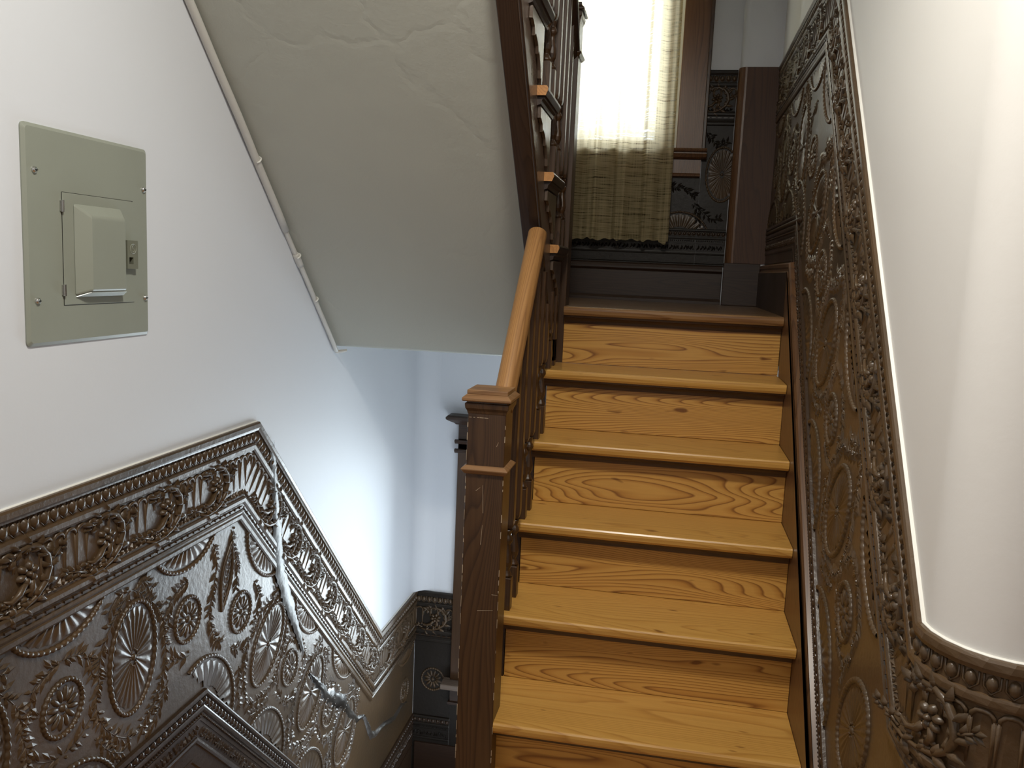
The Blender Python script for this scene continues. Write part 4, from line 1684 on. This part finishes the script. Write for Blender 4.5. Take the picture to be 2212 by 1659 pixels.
def electrical_panel():
    t = thing('electrical_panel', 'grey-green metal circuit breaker panel on the white left wall', 'electrical panel', (XO, -1.55, 1.38))
    y0, y1, z0, z1 = -1.719, -1.382, 1.380, 1.748
    x = XO

    def rrect(a0, a1, b0, b1, r, n=4):
        pts = []
        for cx, cz, s0 in ((a1 - r, b1 - r, 0), (a0 + r, b1 - r, 1), (a0 + r, b0 + r, 2), (a1 - r, b0 + r, 3)):
            for i in range(n + 1):
                a = math.pi / 2 * (s0 + i / n)
                pts.append((cx + r * math.cos(a), cz + r * math.sin(a)))
        return pts
    b = MB()
    out, inn = rrect(y0, y1, z0, z1, 0.008), rrect(y0 + 0.006, y1 - 0.006, z0 + 0.006, z1 - 0.006, 0.006)
    n = len(out)
    vs = [(x + 0.0003, *p) for p in out] + [(x + 0.0025, *p) for p in out] + [(x + 0.0065, *p) for p in inn]
    fs = [tuple(range(n))] + [(i, (i + 1) % n, n + (i + 1) % n, n + i) for i in range(n)] + [(n + i, n + (i + 1) % n, 2 * n + (i + 1) % n, 2 * n + i) for i in range(n)]
    # flat front with the opening of the door left out
    d0, d1, e0, e1 = -1.632, -1.438, 1.448, 1.6425
    b.add(vs, fs)
    xx = x + 0.0065
    g = rrect(y0 + 0.006, y1 - 0.006, z0 + 0.006, z1 - 0.006, 0.006)
    b.add([(xx, *p) for p in g], [tuple(range(n))])
    plate = b.build('cover_plate', M['panel'], t)
    # door: flat leaf a hair proud over a dark joint, with a pressed raised pan
    b = MB()
    for a, c, p, q in ((d0 - 0.0012, d0, e0 - 0.001, e1), (d0, d1 + 0.03 - 0.025, e1 - 0.0002, e1 + 0.001), (d0, d1 + 0.005, e0 - 0.0012, e0)):
        b.box(xx - 0.001, xx + 0.0003, a, c, p, q)
    b.build('door_joint', M['joint'], t)
    b = MB()
    b.box(xx + 0.0002, xx + 0.0012, d0, d1, e0, e1)
    door = b.build('door', M['panel'], t, bevel=0.0006, seg=1)
    a0, a1, c0, c1 = -1.607, -1.472, 1.463, 1.627
    xb, xf = xx + 0.0012, xx + 0.019
    b = MB()
    b.frustum([(xb, a0, c0), (xb, a1, c0), (xb, a1, c1), (xb, a0, c1)], [(xf, a0 + 0.028, c0 + 0.010), (xf, a1 - 0.010, c0 + 0.010), (xf, a1 - 0.010, c1 - 0.022), (xf, a0 + 0.028, c1 - 0.022)])
    b.build('raised_pan', M['panel'], door, bevel=0.004, seg=3)
    b = MB()
    b.frustum([(xb + 0.001, a0 + 0.004, c0 - 0.0004), (xb + 0.001, a1 + 0.001, c0 - 0.0004), (xf - 0.003, a1 - 0.008, c0 + 0.0075), (xf - 0.003, a0 + 0.026, c0 + 0.0075)],
              [(xb + 0.0018, a0 + 0.004, c0 - 0.0014), (xb + 0.0018, a1 + 0.001, c0 - 0.0014), (xf - 0.002, a1 - 0.008, c0 + 0.0065), (xf - 0.002, a0 + 0.026, c0 + 0.0065)])
    b.build('pan_glint', M['lip_glint'], door, label='pale painted glint along the lower edge of the pan')
    for z in (1.619, 1.474):
        b = MB()
        b.tube([(xx + 0.003, d0 - 0.0015, z - 0.010), (xx + 0.003, d0 - 0.0015, z + 0.010)], 0.0030, 10)
        b.box(xx, xx + 0.002, d0 - 0.006, d0 + 0.004, z - 0.009, z + 0.009)
        b.build('hinge', M['steel'], t)
    # latch with pull recess and round emblem
    l0, l1, m0, m1 = -1.4665, -1.4335, 1.513, 1.5675
    b = MB()
    rz0, rz1, ry0, ry1 = 1.522, 1.535, -1.461, -1.448
    xl = xx + 0.0105
    b.box(xx + 0.001, xl, l0, ry0, m0, m1)
    b.box(xx + 0.001, xl, ry1, l1, m0, m1)
    b.box(xx + 0.001, xl, ry0, ry1, m0, rz0)
    b.box(xx + 0.001, xl, ry0, ry1, rz1, m1)
    latch = b.build('latch', M['latch'], t, label='darker grey latch with a square finger recess')
    b = MB()
    b.box(xx + 0.001, xx + 0.0025, ry0, ry1, rz0, rz1)
    b.build('finger_recess', M['joint'], latch)
    ec, ez = -1.449, 1.5515
    b = MB()
    b.tube([(xl + 0.0002, ec + 0.0092 * math.cos(2 * math.pi * i / 32), ez + 0.0092 * math.sin(2 * math.pi * i / 32)) for i in range(33)], 0.0007, 6, False)
    sw = []
    for i in range(17):
        a = math.radians(35 + 235 * i / 16)
        sw.append((xl + 0.0002, ec + 0.0032 * math.cos(a), ez + 0.0032 + 0.0030 * math.sin(a)))
    for i in range(1, 17):
        a = math.radians(90 - 235 * i / 16)
        sw.append((xl + 0.0002, ec + 0.0032 * math.cos(a), ez - 0.0030 + 0.0030 * math.sin(a)))
    b.tube(sw, 0.0007, 6)
    b.build('emblem', M['panel'], latch, label='raised round emblem with an S-shaped mark')
    for y, z in ((-1.696, 1.673), (-1.399, 1.669), (-1.697, 1.457), (-1.398, 1.455)):
        b = MB()
        pr = [(0.0, 0.0055), (0.0025, 0.0052), (0.0048, 0.0036), (0.0058, 0.0012), (0.0058, 0.0)]
        nn = 14
        vs = [(xx + h, y + r * math.cos(2 * math.pi * k / nn), z + r * math.sin(2 * math.pi * k / nn)) for r, h in pr[1:] for k in range(nn)] + [(xx + pr[0][1], y, z)]
        m = len(pr) - 1
        fs = [(i * nn + k, i * nn + (k + 1) % nn, (i + 1) * nn + (k + 1) % nn, (i + 1) * nn + k) for i in range(m - 1) for k in range(nn)] + [(k, (k + 1) % nn, m * nn) for k in range(nn)]
        b.add(vs, fs)
        s = b.build('screw', M['steel'], t, smooth=True)
        b = MB()
        b.box(xx + 0.0050, xx + 0.0057, y - 0.0035, y + 0.0035, z - 0.0007, z + 0.0007)
        b.build('slot', M['joint'], s)
    resize(t, K, KO)


M['joint'] = simple('dark_joint', (0.03, 0.03, 0.025), 0.7)
M['lip_glint'] = simple('pale_chamfer_glint', (0.50, 0.52, 0.50), 0.3, 0.6)  # reflection on the lower chamfer of the pan, painted as a pale strip
electrical_panel()

# ------------------------------------------------------------------ conduit along the soffit edge
def conduit():
    t = thing('conduit', 'thin painted conduit running up the joint of left wall and sloping soffit', 'conduit', (XO, -0.4, 1.27))
    A, B = Vector((XO, -0.386, 1.268)), Vector((XO, -1.223, 2.077))
    d = (B - A).normalized()
    P = lambda s, g: A + d * s + Vector((g, 0, 0)) + Vector((0, -d.z, d.y)) * 0.0 + Vector((0, 0, -g * 0.9))
    ln = 3.2
    cut = 0.52
    wob = lambda s: 0.0012 * math.sin(s * 9) + 0.0008 * math.sin(s * 23)
    b = MB()
    b.tube([P(s, 0.0105 + wob(s)) for s in np.linspace(cut, ln - 0.6, 40)], 0.0098, 10)
    b.build('upper_tube', M['conduit'], t, smooth=True)
    b = MB()
    b.tube([P(s, 0.0085 + wob(s)) for s in np.linspace(0.0, cut + 0.02, 20)], 0.0072, 10)
    b.build('lower_tube', M['conduit'], t, smooth=True)
    b = MB()
    b.tube([P(s, 0.0088) for s in (0.385, 0.395, 0.425, 0.432)], [0.0088, 0.0098, 0.0098, 0.0086], 10)
    b.build('coupling', M['conduit'], t, smooth=True)
    for s, r in ((0.76, 0.0125), (0.425, 0.0108), (0.245, 0.0095)):
        b = MB()
        c = P(s, 0.010)
        pts = []
        for i in range(11):
            a = math.radians(-60 + 210 * i / 10)
            pts.append(c + Vector((math.cos(a), 0, 0)) * r + Vector((0, -d.z, d.y)) * math.sin(a) * r * -1)
        b.tube(pts, 0.0022, 6)
        b.build('strap', M['strap'], t, smooth=True)
    b = MB()
    e = P(0.0, 0.0085)
    b.tube([e, e + Vector((0.004, 0.010, -0.004)), e + Vector((0.03, 0.016, 0.002))], [0.0072, 0.006, 0.004], 8)
    b.build('bent_end', M['conduit'], t, smooth=True)
    resize(t, K, KO)


conduit()
newel_wear(bpy.data.objects['newel_post'])
